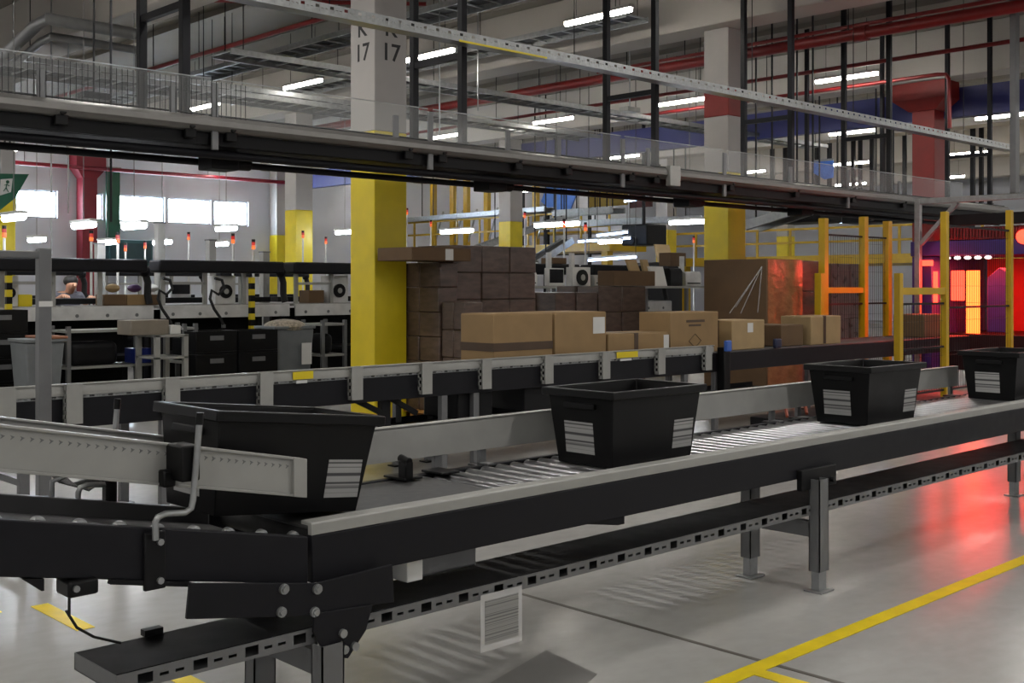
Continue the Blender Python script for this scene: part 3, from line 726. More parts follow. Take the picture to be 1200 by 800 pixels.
# ------------------------------------------------------------------ ceiling luminaires
lab_list = []
lp = thing('ceiling_light','', 'light', (0,0,0), 0, 'ceiling tube lights')
MB().box(-.05,.05,-.62,.62,.03,.075).build('housing', white, lp, bevel=.006)
MB().tube([(0,-.6,0),(0,-.57,0),(0,.57,0),(0,.6,0)],.034,8).build('tube', tubem, lp)
MB().cyl((0,-.4,.07),(0,-.4,ZC-5.2),.005,5).build('hanger_rod', dark, lp)
MB().cyl((0,.4,.07),(0,.4,ZC-5.2),.005,5).build('hanger_rod', dark, lp)
inside, outside = [], []
for X in (-8.1,-1.5,5.1,11.7,18.3,24.9,31.2,37.6):
    for k in range(-6,7):
        Y = 10.5+3.63*k
        if Y < YF+1: continue
        u, v = PX(X,Y,5.2)
        dep = X*cu+Y*su
        if dep > 2 and -30 < u < 1230 and v > -25: inside.append((u,X,Y))
        else: outside.append((X,Y))
inside.sort()
for i, (u,X,Y) in enumerate(inside):
    o = lp if i == 0 else dup(lp,(X,Y,5.2))
    o.location = (X,Y,5.2); o['label'] = 'white ceiling tube light, %s from the left of the hanging tube lights' % nth(i)
PW = 15.0
for X, Y in outside:
    ld = bpy.data.lights.new('ceiling_lamp','AREA'); ld.shape = 'RECTANGLE'; ld.size = .12; ld.size_y = 1.2; ld.energy = PW*2.2; ld.color = (1,.97,.92)
    o = bpy.data.objects.new('ceiling_lamp', ld); COL.objects.link(o); o.location = (X,Y,5.2)

# ------------------------------------------------------------------ packing stations at the left
SY = 15.0
st = thing('packing_station','', 'workbench', (0,0,0), 0, 'packing stations at the left')
SL = 2.15
MB().box(0,SL,0,.8,1.19,1.23).build('worktop', grey, st, bevel=.006)
ap = MB().box(.02,SL-.02,-.03,0,1.04,1.22).build('front_panel', M('white_panel',(196,196,194),.5), st, bevel=.004)
for k in range(5): MB().cyl((.2+k*.42,-.035,1.1),(.2+k*.42,-.03,1.1),.025,10).build('button', grey2, ap)
for x in (.1,SL-.1):
    for y in (.06,.74): MB().box(x-.03,x+.03,y-.03,y+.03,0,1.19).build('leg', dark, st)
for x in (.12,.78,1.42): MB().box(x-.03,x+.03,.1,.15,1.23,1.72).build('upright', grey, st, bevel=.004)
MB().box(.12,.78,.1,.14,1.52,1.56).build('crossbar', grey, st, bevel=.004)
MB().box(0,SL-.1,-.02,.32,1.69,1.87).cyl((SL-.1,.15,1.72),(SL-.02,.15,1.68),.08,12).build('overhead_duct', dark, st, bevel=.03, seg=3)
MB().tube([(SL-.06,.15,1.68),(SL-.02,.15,1.55),(SL-.04,.12,1.38),(SL-.02,.1,1.25)],.05,10).build('hose', blackr, st)
MB().box(.05,SL-.05,.05,.75,.5,.54).build('under_shelf', dark2, st)
MB().box(.05,SL-.05,.72,.75,.03,1.15).build('back_panel', dark2, st)  # dark sheet carried down to the floor, added to darken the space under the bench
MB().box(.02,SL-.05,.46,.75,1.25,1.33).build('dark_belt', dark2, st, bevel=.01)
stations = [(5.15,'packing bench at far left behind the grey post'),(7.62,'packing bench second from left with hose beside it'),(9.05,'packing bench beside the yellow numbered column')]
slab_src = st
st.location = (5.28,SY,0); st['label'] = 'packing bench farthest left beyond the grey steel post'
dup(st,(7.5,SY,0),0,'packing bench in the middle between the two others, behind the blue bin')
dup(st,(9.72,SY,0),0,'packing bench just left of the yellow numbered column')
for i,X in enumerate((4.2,6.6,9.0,11.4)):
    dup(st,(X,SY+5.2,0),0,'packing bench of the back row, %s from the left' % nth(i))
# cartons and gear on the benches
def q(x,y,Y): return W(x,y,Y=Y)
def quickbox(xa,xb,ya,yb,Y,d,label,mat,cat,name,group=None,bev=.008,extra=None,zb=None):
    p = W(xa,yb,Y=Y); r = W(xb,yb,Y=Y); top = W((xa+xb)/2,ya,Y=Y).z; z0 = p.z if zb is None else zb
    t = thing(name,label,cat,((p.x+r.x)/2,Y+d/2,z0)); 
    if group: t['group'] = group
    MB().box(p.x,r.x,Y,Y+d,z0,top).build('body', mat, t, bevel=bev)
    if extra: extra(t,p.x,r.x,Y,d,z0,top)
    return t
for i,(xa,xb,m_) in enumerate(((122,148,card2),(149,172,card),(173,188,card2))):
    quickbox(xa,xb,345,357,SY+.16,.28,['brown open carton at the left of three on the far left bench','brown open carton between two others on the far left bench','brown open carton at the right of three on the far left bench'][i],m_,'box','bench_carton','cartons on the far left bench',zb=1.231)
    p = W((xa+xb)/2,345,Y=SY+.2)
    o = MB().ball((p.x,SY+.28,1.47),.1,10,6,.6).build('packing_paper' if i != 1 else 'parcel_bag', [cardp,M('violet_bag',(70,40,90),.5),paper][i])
    tag(o,['tan crumpled paper heap on the left open carton','purple bag on the middle open carton','white crumpled paper on the right open carton'][i],'packing paper')
def disp(t,x0,x1,Y,d,z0,z1):
    c = ((x0+x1)/2,Y-.03,z0+(z1-z0)*.45); MB().cyl((c[0],Y-.001,c[2]),(c[0],Y-.032,c[2]),(x1-x0)*.3,18).build('dark_roll', blk, t)
    MB().cyl((c[0],Y-.032,c[2]),(c[0],Y-.038,c[2]),(x1-x0)*.12,12).build('roll_core', grey, t)

for xa,xb,ya,yb,lab_ in ((252,276,323,340,'white tape machine with black roll on the middle packing bench'),(386,408,323,346,'white tape machine with black roll near the numbered column'),(0,22,323,350,'white tape machine with black roll at the far left edge')):
    quickbox(xa,xb,ya,yb,SY+.19,.24,lab_,WP,'tape machine','tape_machine','bench tape machines',extra=disp,zb=1.231)
def scr(t,x0,x1,Y,d,z0,z1): MB().box(x0+.02,x1-.02,Y-.004,Y,z0+.05,z1-.02).build('screen', screen, t)
quickbox(200,224,330,350,SY+.5,.08,'grey screen on the middle packing bench left end',WP,'monitor','bench_monitor',extra=scr,zb=1.331)
quickbox(281,294,324,338,SY+.17,.05,'small white display on the middle packing bench',WP,'monitor','bench_monitor',zb=1.231)
quickbox(22,38,345,355,SY+.16,.2,'yellow carton at the far left bench',yel,'box','yellow_carton',zb=1.231)
quickbox(362,380,340,358,SY+.16,.28,'brown carton standing on the bench beside the numbered column',card2,'box','bench_carton',zb=1.231)
# gear below the benches
def bin_(xa,xb,ya,Y,label,litter=True):
    p, r = W(xa,ya,Y=Y), W(xb,ya,Y=Y); t = thing('wheeled_bin',label,'bin',((p.x+r.x)/2,Y+.25,0),0,'grey wheeled bins')
    z1 = p.z; x0, x1 = p.x, r.x
    MB().frustum(x0+.05,x1-.05,Y+.05,Y+.45,.06, x0,x1,Y,Y+.5,z1).build('body', binm, t, bevel=.02)
    MB().box(x0-.02,x1+.02,Y-.02,Y+.52,z1,z1+.04).build('rim', binm, t, bevel=.01)
    for xx in (x0+.1,x1-.1): MB().cyl((xx-.02,Y+.1,.06),(xx+.02,Y+.1,.06),.06,12).build('wheel', blackr, t)
    return t,x0,x1,z1
t,x0,x1,z1 = bin_(322,368,386,13.6,'grey bin heaped with litter beside the numbered column')
MB().ball(((x0+x1)/2,13.85,z1+.03),.3,12,8,.35).build('litter', trash, t)
MB().box(x1-.22,x1-.06,13.57,13.58,z1-.5,z1-.2).build('white_notice', paper, t)
t,x0,x1,z1 = bin_(30,76,402,13.4,'grey bin with tan lid behind the grey steel post')
MB().box(x1-.26,x1+.03,13.37,13.95,z1+.04,z1+.07).build('lid', M('tan_lid',(140,92,66),.6), t, bevel=.01)
quickbox(158,178,408,424,13.95,.3,'small blue plastic crate below the middle bench',bluebin,'crate','blue_crate',zb=.501)
ss = thing('step_stand','pale metal step stand in front of the middle packing bench','stand',(W(200,430,Y=13.2).x,13.2,0))
xa, xb = W(184,430,Y=13.2).x, W(217,430,Y=13.2).x; zt = W(200,392,Y=13.2).z
for x_ in (xa,xb):
    for y_ in (13.2,13.7): MB().box(x_-.03,x_+.03,y_-.03,y_+.03,0,zt).build('leg', grey, ss)
for z_ in (.3,.62,zt): MB().box(xa-.03,xb+.03,13.17,13.73,z_-.03,z_).build('step', grey, ss, bevel=.004)
quickbox(154,198,375,391,13.3,.4,'grey carton standing on the step stand',M('grey_card',(120,112,100),.7),'box','grey_carton',zb=zt+.001) 
quickbox(200,212,381,391,13.3,.2,'small white carton on the step stand edge',paper,'box','white_carton',zb=zt+.001)
# crate stacks
cr_ = thing('parts_crate','', 'crate', (0,0,0), 0, 'dark stacked crates below the benches')
b = MB().box(-.3,.3,-.2,.2,0,.03); b.box(-.3,.3,-.2,-.18,.03,.3); b.box(-.3,.3,.18,.2,.03,.3); b.box(-.3,-.28,-.18,.18,.03,.3); b.box(.28,.3,-.18,.18,.03,.3)
b.build('body', blk, cr_, bevel=.006); MB().box(-.1,.1,-.206,-.2,.18,.24).build('label_plate', grey2, cr_)
cnt = 0
for ci,(xp,nm) in enumerate(((252,'beside the step stand'),(301,'beside the litter bin'),(2,'at the left edge'))):
    p = W(xp,420,Y=13.6 if ci < 2 else 14.35)
    for lv in range(3 if ci < 2 else 4):
        o = cr_ if cnt == 0 else dup(cr_,(0,0,0)); cnt += 1
        o.location = (p.x,p.y+.15,.302*lv); o['label'] = '%s dark crate from the floor in the stack %s' % (nth(lv), nm)
# low racks beneath benches
for i,(xa,xb) in enumerate(((80,180),(216,229),(378,404))):
    p, r = W(xa,430,Y=13.9), W(xb,430,Y=13.9)
    t = thing('low_rack',['dark low rack with pale shelves behind the grey bin','grey low rack right of the step stand','small grey rack between litter bin and numbered column'][i],'rack',((p.x+r.x)/2,14.1,0))
    for x_ in (p.x,r.x):
        for y_ in (13.9,14.4): MB().box(x_-.025,x_+.025,y_-.025,y_+.025,0,1.0).build('post', grey2, t)
    for z_ in (.2,.5,.95): MB().box(p.x-.03,r.x+.03,13.88,14.42,z_-.03,z_).build('shelf', grey if z_ > .3 else dark, t)
    MB().box(p.x+.05,p.x+(r.x-p.x)*.6,13.95,14.35,.501,.8).build('rolled_stock', dark2, t, bevel=.08, seg=4)

# signal towers
sg = thing('signal_tower','', 'signal light', (0,0,0), 0, 'signal towers at the benches')
MB().cyl((0,0,.46),(0,0,.52),.03,12).build('orange_lens', orangel, sg)
MB().cyl((0,0,.525),(0,0,.575),.03,12).build('red_lens', redl, sg)
MB().cyl((0,0,.575),(0,0,.62),.03,12).build('cap', blk, sg)
sp = [(5,272,15.9),(107,277,16.9),(138,279,15.9),(147,290,21.1),(170,287,21.1),(221,277,21.1),(273,280,15.9),(297,287,15.9),(355,275,21.1),(382,282,21.1),(477,248,22),(505,262,22),(615,252,20),(661,262,14.5),(686,266,14.5),(813,281,16)]
POLES = []
for i,(x_,y_,Yp) in enumerate(sp):
    p = W(x_,y_,Y=Yp); o = sg if i == 0 else dup(sg,(0,0,0)); o.location = (p.x,Yp,p.z-.53); zb_ = p.z-.53
    WM[o.name] = Matrix.Translation(o.location); POLES.append((p,Yp,o))
    o['label'] = 'orange and red signal tower on a thin pole, %s from the left' % nth(i)
for p,Yp,o in POLES: MB().cyl((p.x,Yp,0),(p.x,Yp,p.z-.08),.018,10).build('pole', WP, o)
# task lamps over benches
tl = thing('task_lamp','', 'lamp', (0,0,0), 0, 'bright bench lamps')
MB().tube([(0,-.32,0),(0,-.3,0),(0,.3,0),(0,.32,0)],.045,10).build('tube', taskm, tl)
MB().box(-.06,.06,-.34,.34,.04,.08).build('housing', WP, tl, bevel=.005)
MB().cyl((0,.0,.08),(0,.0,3.2),.006,5).build('hanger_rod', grey2, tl)
tp_ = [(16,255,15.2),(98,264,15.4),(157,265,15.4),(43,281,20.6),(126,284,20.6),(190,284,20.6),(265,268,18.5),(257,286,22),(404,272,21),(1140,0,0)]
i = 0
for x_,y_,Yp in tp_[:-1]:
    p = W(x_,y_,Y=Yp); o = tl if i == 0 else dup(tl,(0,0,0)); o.location = p; o['label'] = 'bright white bench lamp hanging over the packing area, %s from the left' % nth(i); i += 1
for x_,y_,Yp,s_ in ((535,271,19,1.6),(652,263,16.3,1.9),(808,260,13.9,1.5),(715,283,16.9,1.0)):
    p = W(x_,y_,Y=Yp); o = dup(tl,p,0,None,(1,s_,1)); o['label'] = 'bright white bench lamp hanging over the packing area, %s from the left' % nth(i); i += 1

# striped safety posts, pale pillars and white machines along the benches
for i,(x_,ya,yb,nm) in enumerate(((10,318,378,'black and yellow striped post at the far left bench'),(295,325,372,'black and yellow striped post at the bench near the numbered column'))):
    p, r = W(x_,ya,Y=14.85), W(x_,yb,Y=14.85)
    t = thing('striped_post',nm,'post',(p.x,14.85,0))
    b = MB(); z = .012; k = 0
    while z < p.z: b.mi = k % 2; b.box(p.x-.035,p.x+.035,14.815,14.885,z,min(z+.09,p.z)); z += .09; k += 1
    b.build('striped_shaft', [blk, yel], t, smooth=False); MB().box(p.x-.09,p.x+.09,14.76,14.94,0,.012).build('base_plate', blk, t)
for i,(x_,ya) in enumerate(((187,262),(247,282),(117,286),(310,296))):
    p = W(x_,ya,Y=16.1); t = thing('bench_pillar','pale square pillar behind the packing benches, %s from the left' % nth([1,2,0,3][i]),'pillar',(p.x,16.1,0),0,'pale bench pillars'); t['kind'] = 'thing'
    MB().box(p.x-.06,p.x+.06,16.04,16.16,.012,p.z).build('shaft', grey, t, bevel=.006); MB().box(p.x-.12,p.x+.12,15.98,16.22,0,.012).build('base_plate', grey2, t)
    MB().box(p.x-.07,p.x+.07,16.03,16.17,p.z,p.z+.02).build('cap', grey2, t)
# hoses hanging at the bench ends
for i,x_ in enumerate((187,248)):
    t = thing('hanging_hose','black looping hose at the end of the packing bench, %s of two' % ('left' if i == 0 else 'right'),'hose',W(x_,350,Y=14.75))
    MB().tube([W(x_+dx,y_,Y=14.72+.02*(k%2)) for k,(dx,y_) in enumerate(((4,326),(12,328),(15,338),(8,345),(0,340),(-2,350),(3,362),(10,372),(14,380)))],.022,8).build('hose', blackr, t)
    MB().cyl(W(x_+14,380,Y=14.74),W(x_+14,384,Y=14.74),.03,10).build('nozzle', grey2, t)

# worker behind the far left bench
def skinbody(name, V, E, R, mat, parent, lv=2):
    me = bpy.data.meshes.new(name); me.from_pydata([Vector(v) for v in V], E, []); me.materials.append(mat)
    o = bpy.data.objects.new(name, me); COL.objects.link(o); o.parent = parent; WM[o.name] = wm(parent).copy()
    sk = o.modifiers.new('skin','SKIN'); sk.use_smooth_shade = True
    for i, r in enumerate(R): me.skin_vertices[0].data[i].radius = (r, r) if not isinstance(r, tuple) else r
    for v in me.skin_vertices[0].data: v.use_root = False
    me.skin_vertices[0].data[0].use_root = True
    sb = o.modifiers.new('sub','SUBSURF'); sb.levels = lv; sb.render_levels = lv
    return o
pw = W(80,330,Y=16.15)
wk = thing('person','person in a grey shirt leaning over the far left packing bench','person',(pw.x,16.25,0),0)
V = [(0,.02,.92),(0,-.02,1.12),(0,-.07,1.38),(0,-.11,1.46),(0,-.16,1.515),(0,-.21,1.57),(0,-.22,1.665),   #0-6 pelvis spine neck head
     (.17,-.08,1.42),(.25,-.12,1.3),(.2,-.36,1.4),(.19,-.44,1.41),     #7-10 right arm
     (-.17,-.08,1.42),(-.26,-.12,1.3),(-.2,-.36,1.42),(-.19,-.44,1.43), #11-14
     (.1,.02,.86),(.11,.0,.48),(.11,.05,.1),(.12,-.1,.04),             #15-18
     (-.1,.02,.86),(-.11,.0,.48),(-.11,.05,.1),(-.12,-.1,.04)]
E = [(0,1),(1,2),(2,3),(3,4),(4,5),(5,6),(2,7),(7,8),(8,9),(9,10),(2,11),(11,12),(12,13),(13,14),(0,15),(15,16),(16,17),(17,18),(0,19),(19,20),(20,21),(21,22)]
R = [.13,.13,.15,.07,.055,.085,.085,.06,.045,.032,.036,.06,.045,.032,.036,.09,.06,.045,.045,.09,.06,.045,.045]
for base, sx in ((10,1),(14,-1)):
    bx = V[base]
    for f,(dx,dl) in enumerate(((-.03,.075),(-.01,.09),(.01,.085),(.028,.07),(-.05*1,.04))):
        i0 = len(V); V += [(bx[0]+dx*.8,bx[1]-.04,bx[2]),(bx[0]+dx,bx[1]-.04-dl*.55,bx[2]-.01),(bx[0]+dx,bx[1]-.04-dl,bx[2]-.035)]
        E += [(base,i0),(i0,i0+1),(i0+1,i0+2)]; R += [.011,.009,.008]
wk.scale = (1,1,.955)
skinbody('body', V, E, R, skin, wk)
skinbody('shirt', [(0,.02,.9),(0,-.02,1.12),(0,-.07,1.38),(0,-.10,1.45),(.17,-.08,1.42),(.235,-.115,1.31),(-.17,-.08,1.42),(-.24,-.115,1.31)],[(0,1),(1,2),(2,3),(2,4),(4,5),(2,6),(6,7)],[  .15,.15,.165,.085,.085,.065,.08,.065],shirt,wk)
skinbody('trousers', [(0,.02,.9),(.1,.02,.84),(.11,0,.48),(.11,.05,.12),(-.1,.02,.84),(-.11,0,.48),(-.11,.05,.12)],[(0,1),(1,2),(2,3),(0,4),(4,5),(5,6)],[.145,.105,.078,.065,.105,.078,.065],trous,wk)
def wl(p): return (pw.x+p[0],16.25+p[1],p[2])
MB().ball(wl((0,-.185,1.645)),.1,14,10,.9).build('hair', hairm, wk)
MB().frustum(*[v for v in (pw.x-.012,pw.x+.012,16.25-.325,16.25-.28,1.57)],pw.x-.006,pw.x+.006,16.25-.31,16.25-.28,1.61).build('nose', skin, wk)

# ------------------------------------------------------------------ back wall fittings
t = thing('wall_banner','tall dark green banner on the back wall between the windows','banner',(15.2,33.3,4))
MB().box(15.0,15.42,33.38,33.44,2.95,5.05).build('cloth', greenp, t); MB().box(14.97,15.45,33.36,33.46,5.05,5.12).build('rod', galv, t)
t = thing('wall_cabinet','teal cabinet on the back wall under the green banner','cabinet',(15.3,33.1,2))
MB().box(14.9,16.3,33.0,33.5,1.9,2.9).build('body', teal, t, bevel=.01); MB().box(14.95,16.25,32.98,33.0,2.2,2.8).build('door', M('dark_teal',(34,66,74),.4), t)
# exit sign hanging by column 18
p = W(10,225,Y=20.6)
t = thing('exit_sign','green exit sign with white running figure at the left edge','sign',(p.x,20.6,p.z))
pts = [W(*c,Y=20.6) for c in ((-14,203),(34,204),(18,232),(-2,248),(-14,250))]
MB().prism([(c.x,c.z) for c in pts],'y',20.6,20.64).build('panel', greenp, t, smooth=False)
pts = [W(*c,Y=20.58) for c in ((1,210),(15,209),(13,225),(0,229))]
MB().prism([(c.x,c.z) for c in pts],'y',20.585,20.598).build('white_field', paper, t, smooth=False)
b = MB(); P_ = lambda x_,y_: W(x_,y_,Y=20.58)
for a,c in (((8,215),(7,220)),((7,220),(10,225)),((7,220),(4,224)),((8,216),(11,218)),((8,216),(5,217))): b.bar(P_(*a),P_(*c),.01,.025,(0,1,0))
b.ball(P_(9,213),.03,8,6); b.build('running_figure', greenp, t)
MB().cyl((pts[0].x,20.61,p.z+.3),(pts[0].x,20.61,ZC),.01,6).build('hanger_rod', galv, t)

# ------------------------------------------------------------------ centre background: benches, screens
p0, p1 = W(606,336,Y=12.7), W(826,336,Y=12.7)
sh = thing('display_bench','pale raised bench with printers and screens behind the centre carton stacks','workbench',((p0.x+p1.x)/2,12.9,0))
MB().box(p0.x,p1.x,12.7,13.12,1.46,1.5).build('worktop', grey, sh, bevel=.005)
for k in range(5):
    x = p0.x+.05+(p1.x-p0.x-.1)*k/4; MB().box(x-.03,x+.03,13.06,13.12,0,1.46).build('leg', grey2, sh)
for x_ in (612,641,668,797):
    x = W(x_,300,Y=13.1).x; MB().box(x-.04,x+.04,13.03,13.09,1.5,2.05).build('upright', WP, sh, bevel=.004)
for i,(xa,xb,ya,nm,m_,cat_,ob) in enumerate(((614,630,318,'white printer beside the tall dark wrapped stack',WP,'printer','label_printer'),(697,714,322,'grey printer right of the white tape machine at centre',grey,'printer','label_printer'),(786,800,314,'dark printer at the centre right bench',dark2,'printer','label_printer'),(804,822,318,'white printer beside the tall wrapped carton',WP,'printer','label_printer'))):
    p, r = W(xa,335,Y=12.76), W(xb,335,Y=12.76); zt = W(xa,ya,Y=12.76).z
    t = thing(ob,nm,cat_,((p.x+r.x)/2,12.85,1.501),0,'bench printers')
    MB().prism([(12.76,1.501),(12.76,zt-.06),(12.8,zt),(12.98,zt),(12.98,1.501)],'x',p.x,r.x).build('body', m_, t, bevel=.01)
    MB().box(p.x+.04,r.x-.04,12.754,12.76,1.54,1.56).build('paper_slot', blk, t)
for i,X in enumerate((12.2,14.6)):
    dup(st,(X,13.2,0),0,['packing bench at centre behind the brown carton stacks','packing bench at centre right beside the tall wrapped carton'][i])
quickbox(671,692,313,334,12.82,.15,'white tape machine with black roll behind the carton stacks',WP,'tape machine','tape_machine','bench tape machines',extra=disp,zb=1.501)
quickbox(643,661,314,332,12.8,.1,'dark monitor at centre beside the tall dark stack',WP,'monitor','bench_monitor',extra=scr,zb=1.501)
quickbox(648,664,302,317,13.22,.28,'small brown carton above the centre monitor',card2,'box','bench_carton',zb=1.871)
def flat(xa,xb,ya,yb,Y,lean,label,mat,zb=1.501):
    p, r, top = W(xa,yb,Y=Y), W(xb,yb,Y=Y), W(xa,ya,Y=Y); p.z = r.z = zb
    o = MB().hull8([(p.x,Y,p.z),(r.x,Y,p.z),(r.x,Y+.05,p.z),(p.x,Y+.05,p.z),(p.x-lean,Y+.1,top.z),(r.x-lean,Y+.1,top.z),(r.x-lean,Y+.15,top.z),(p.x-lean,Y+.15,top.z)]).build('cardboard_flap', mat)
    tag(o,label,'cardboard','upright cardboard at the centre benches')
flat(745,756,304,330,12.75,.12,'tan cardboard flap leaning at centre, left of the white one',cardp)
flat(759,766,304,326,12.95,.05,'tan cardboard flap standing upright between leaning flap and white sheet',cardp)
flat(766,782,312,334,12.72,.0,'white cardboard sheet standing among the centre benches',paper)
flat(776,792,286,306,15.1,.1,'tan cardboard flap high on the dark heap at centre',cardp,1.7)
quickbox(786,804,296,316,13.22,.28,'brown carton high on the centre right bench',card2,'box','bench_carton',zb=1.871)
# dark machine heap on bench
t = thing('sorting_machine','black hump shaped machine behind the centre carton stacks','machine',(W(755,300,Y=15).x,15,0))
p, r = W(724,310,Y=15), W(800,310,Y=15)
MB().box(p.x,r.x,15.0,15.6,.4,1.55).build('base', dark2, t, bevel=.02)
MB().prism([(p.x,1.55),(p.x+.3,1.8),((p.x+r.x)/2,1.98),(r.x-.2,2.02),(r.x,1.75),(r.x,1.55)],'y',15.0,15.5).build('hood', dark2, t, bevel=.04, seg=3)
p, r = W(690,330,Y=14.4), W(752,330,Y=14.4)
MB().box(p.x,r.x,14.4,14.9,W(700,336,Y=14.4).z,W(700,312,Y=14.4).z).build('duct', dark, t, bevel=.02)

# ------------------------------------------------------------------ mezzanine with railings in the distance
MX = 28.0
def platform(label, X, D, y0, y1, zd, rails, step):
    mz = thing('mezzanine',label,'mezzanine',(X,(y0+y1)/2,0),0,'yellow railed platforms')
    MB().box(X,X+D,y0,y1,zd-.25,zd).build('deck', yelpost, mz, smooth=False)
    k = 0; y = y0+.3
    while y < y1: MB().box(X+.1,X+.35,y-.12,y+.12,0,zd-.25).build('post', yelpost, mz); y += (y1-y0-.6)/3
    for z_ in rails: MB().box(X,X+.05,y0,y1,z_-.03,z_+.03).build('rail', yelpost, mz)
    y = y0+.03
    while y <= y1: MB().box(X,X+.05,y-.03,y+.03,zd,rails[-1]).build('railing_post', yelpost, mz); y += step
platform('distant yellow railed platform right of the yellow banded column',28.0,3.5,9,22,2.35,(2.72,3.1),1.1)
platform('distant yellow railed platform between the two yellow columns at centre',25.5,1.7,22.4,33,2.8,(3.3,3.75),1.15)
for i,pxx in enumerate((508,531,547,571,628)):
    y = W(pxx,250,X=26.8).y
    t = thing('rack_upright','tall yellow rack upright on the centre platform, %s from the left' % nth(i),'rack',(26.8,y,2.8),0,'yellow rack uprights')
    MB().box(26.72,26.88,y-.1,y+.1,2.805,5.37).build('upright', yelpost, t)
    MB().bar((26.8,y-.05,3.0),(26.8,y-.55,4.2),.05,.05).build('brace', galv, t)
    MB().box(26.65,26.95,y-.15,y+.15,2.801,2.82).build('foot', galv, t)
# pale overhead carrier conveyors
def carrier(p, q, label, w=.5, m=galv):
    p, q = Vector(p), Vector(q); d = (q-p).normalized(); s = Vector((-d.y,d.x,0)).normalized()*w/2
    t = thing('gantry_conveyor',label,'conveyor',p,0,'pale high conveyors in the distance')
    for k in (-1,1): MB().bar(p+s*k,q+s*k,.06,.16).build('side_rail', m, t)
    MB().bar(p+Vector((0,0,.03)),q+Vector((0,0,.03)),w,.02).build('belt', belt, t)
    for k in (1,4):
        c = p+(q-p)*(k/5)
        for e in (-1,1): MB().box((c+s*e).x-.012,(c+s*e).x+.012,(c+s*e).y-.012,(c+s*e).y+.012,c.z,ZC).build('hanger', dark, t)
    return t
carrier(W(470,259,X=25.5),W(645,245,X=25.5),'pale high conveyor crossing in front of the yellow railing')
carrier(W(560,290,X=22),W(676,250,X=25),'pale inclined conveyor rising beside the white banded column')
carrier(W(655,250,X=22.6),W(725,246,X=22.6),'pale high conveyor behind the first bright centre lamp')
carrier(W(676,262,X=24),W(830,256,X=24),'long pale high conveyor reaching to the yellow banded column')
carrier(W(625,308,X=20),W(665,282,X=21),'short inclined conveyor beside the tall dark stack')
carrier(W(880,266,X=17.2),W(960,240,X=17.2),'pale high conveyor right of the yellow banded column')
carrier(W(950,258,X=21),W(1060,248,X=21),'dark high conveyor above the yellow fence',.7,dark)
# light strips of the conveyors
for i,(xa,xb,ya,X_) in enumerate(((678,738,283,21.2),(700,735,276,21.2),(732,760,236,26),(690,745,305,19),(960,1062,261,22.5))):
    p, r = W(xa,ya,X=X_), W(xb,ya-4,X=X_); t = thing('light_strip','cool white light strip under the distant conveyors, %s from the left' % nth([0,2,3,1,4][i]),'light',p,0,'cool light strips')
    for c_ in (p,r): MB().cyl(c_+Vector((0,0,.07)),(c_.x,c_.y,ZC),.008,5).build('hanger_rod', dark, t)
    MB().bar(p,r,.05,.05).build('strip', bluegl, t); MB().bar(p+Vector((0,0,.05)),r+Vector((0,0,.05)),.08,.04).build('housing', galv, t)
# dark bulky machinery on high conveyor
for i,(xa,xb,ya,yb,X_) in enumerate(((728,758,262,288,22),(905,960,240,262,18),(985,1060,240,262,19.4))):
    p, r = W(xa,yb,X=X_), W(xb,ya,X=X_)
    t = thing('drive_station',['black drive unit among the pale centre conveyors','black drive machinery above the film wrapped carton','black drive machinery above the yellow fence'][i],'machine',((p.x),(p.y+r.y)/2,p.z))
    MB().box(X_,X_+.8,min(p.y,r.y),max(p.y,r.y),p.z,r.z).build('body', dark2, t, bevel=.04)
    MB().cyl((X_-.12,(p.y+r.y)/2,p.z+.12),(X_,(p.y+r.y)/2,p.z+.12),.1,12).build('motor', dark, t)
    MB().box(X_+.35,X_+.42,(p.y+r.y)/2-.03,(p.y+r.y)/2+.03,r.z,ZC).build('hanger', dark, t)
# far hanging poles
for i,x_ in enumerate((905,920,957,972,1000,1008,1022,1035,1060,1140,1150)):
    X_ = 29+ (i%3)*2.0; p = W(x_,212,X=X_); o = MB().box(p.x-.05,p.x+.05,p.y-.05,p.y+.05,p.z-.6,ZC).build('hanging_pole', dark)
    tag(o,'far dark hanging pole beyond the blue girder, %s from the left' % nth(i),'pole','far hanging poles')
# coloured sheets in the distance
def sheet(pts, X_, label, m, cat='banner', name='hanging_banner'):
    P0 = [W(*c,X=X_) for c in pts]; t = thing(name,label,cat,P0[0]); MB().prism([(c.y,c.z) for c in P0],'x',X_,X_+.04).build('sheet', m, t, smooth=False)
    ys = [c.y for c in P0]; zt = max(c.z for c in P0); MB().box(X_,X_+.04,min(ys),max(ys),zt,zt+.05).build('rod', galv, t)
    for y_ in (min(ys)+.1,max(ys)-.1): MB().cyl((X_+.02,y_,zt),(X_+.02,y_,ZC),.008,5).build('hanger_rod', dark, t)
sheet([(640,218),(681,214),(668,246),(652,252),(634,236)],26.2,'blue hanging sheet beyond the white banded column',bluebanner)
sheet([(951,190),(976,188),(976,208),(966,210),(952,202)],25,'small blue hanging sheet above the overhead conveyor at right',M('bright_blue_sheet',(70,120,210),.6))
sheet([(690,224),(735,221),(735,240),(690,243)],30.2,'yellow panel high beyond the mezzanine at centre',M('dull_yellow_panel',(150,124,30),.6),'panel','hanging_board')
sheet([(738,218),(764,216),(764,242),(738,244)],30.4,'dark red panel high beside the distant grey column',M('dark_red_panel',(74,24,28),.6),'panel','hanging_board')
sheet([(575,120),(600,118),(600,150),(575,152)],43,'grey panel at the far end of the hall',grey2,'panel','hanging_board') if False else None
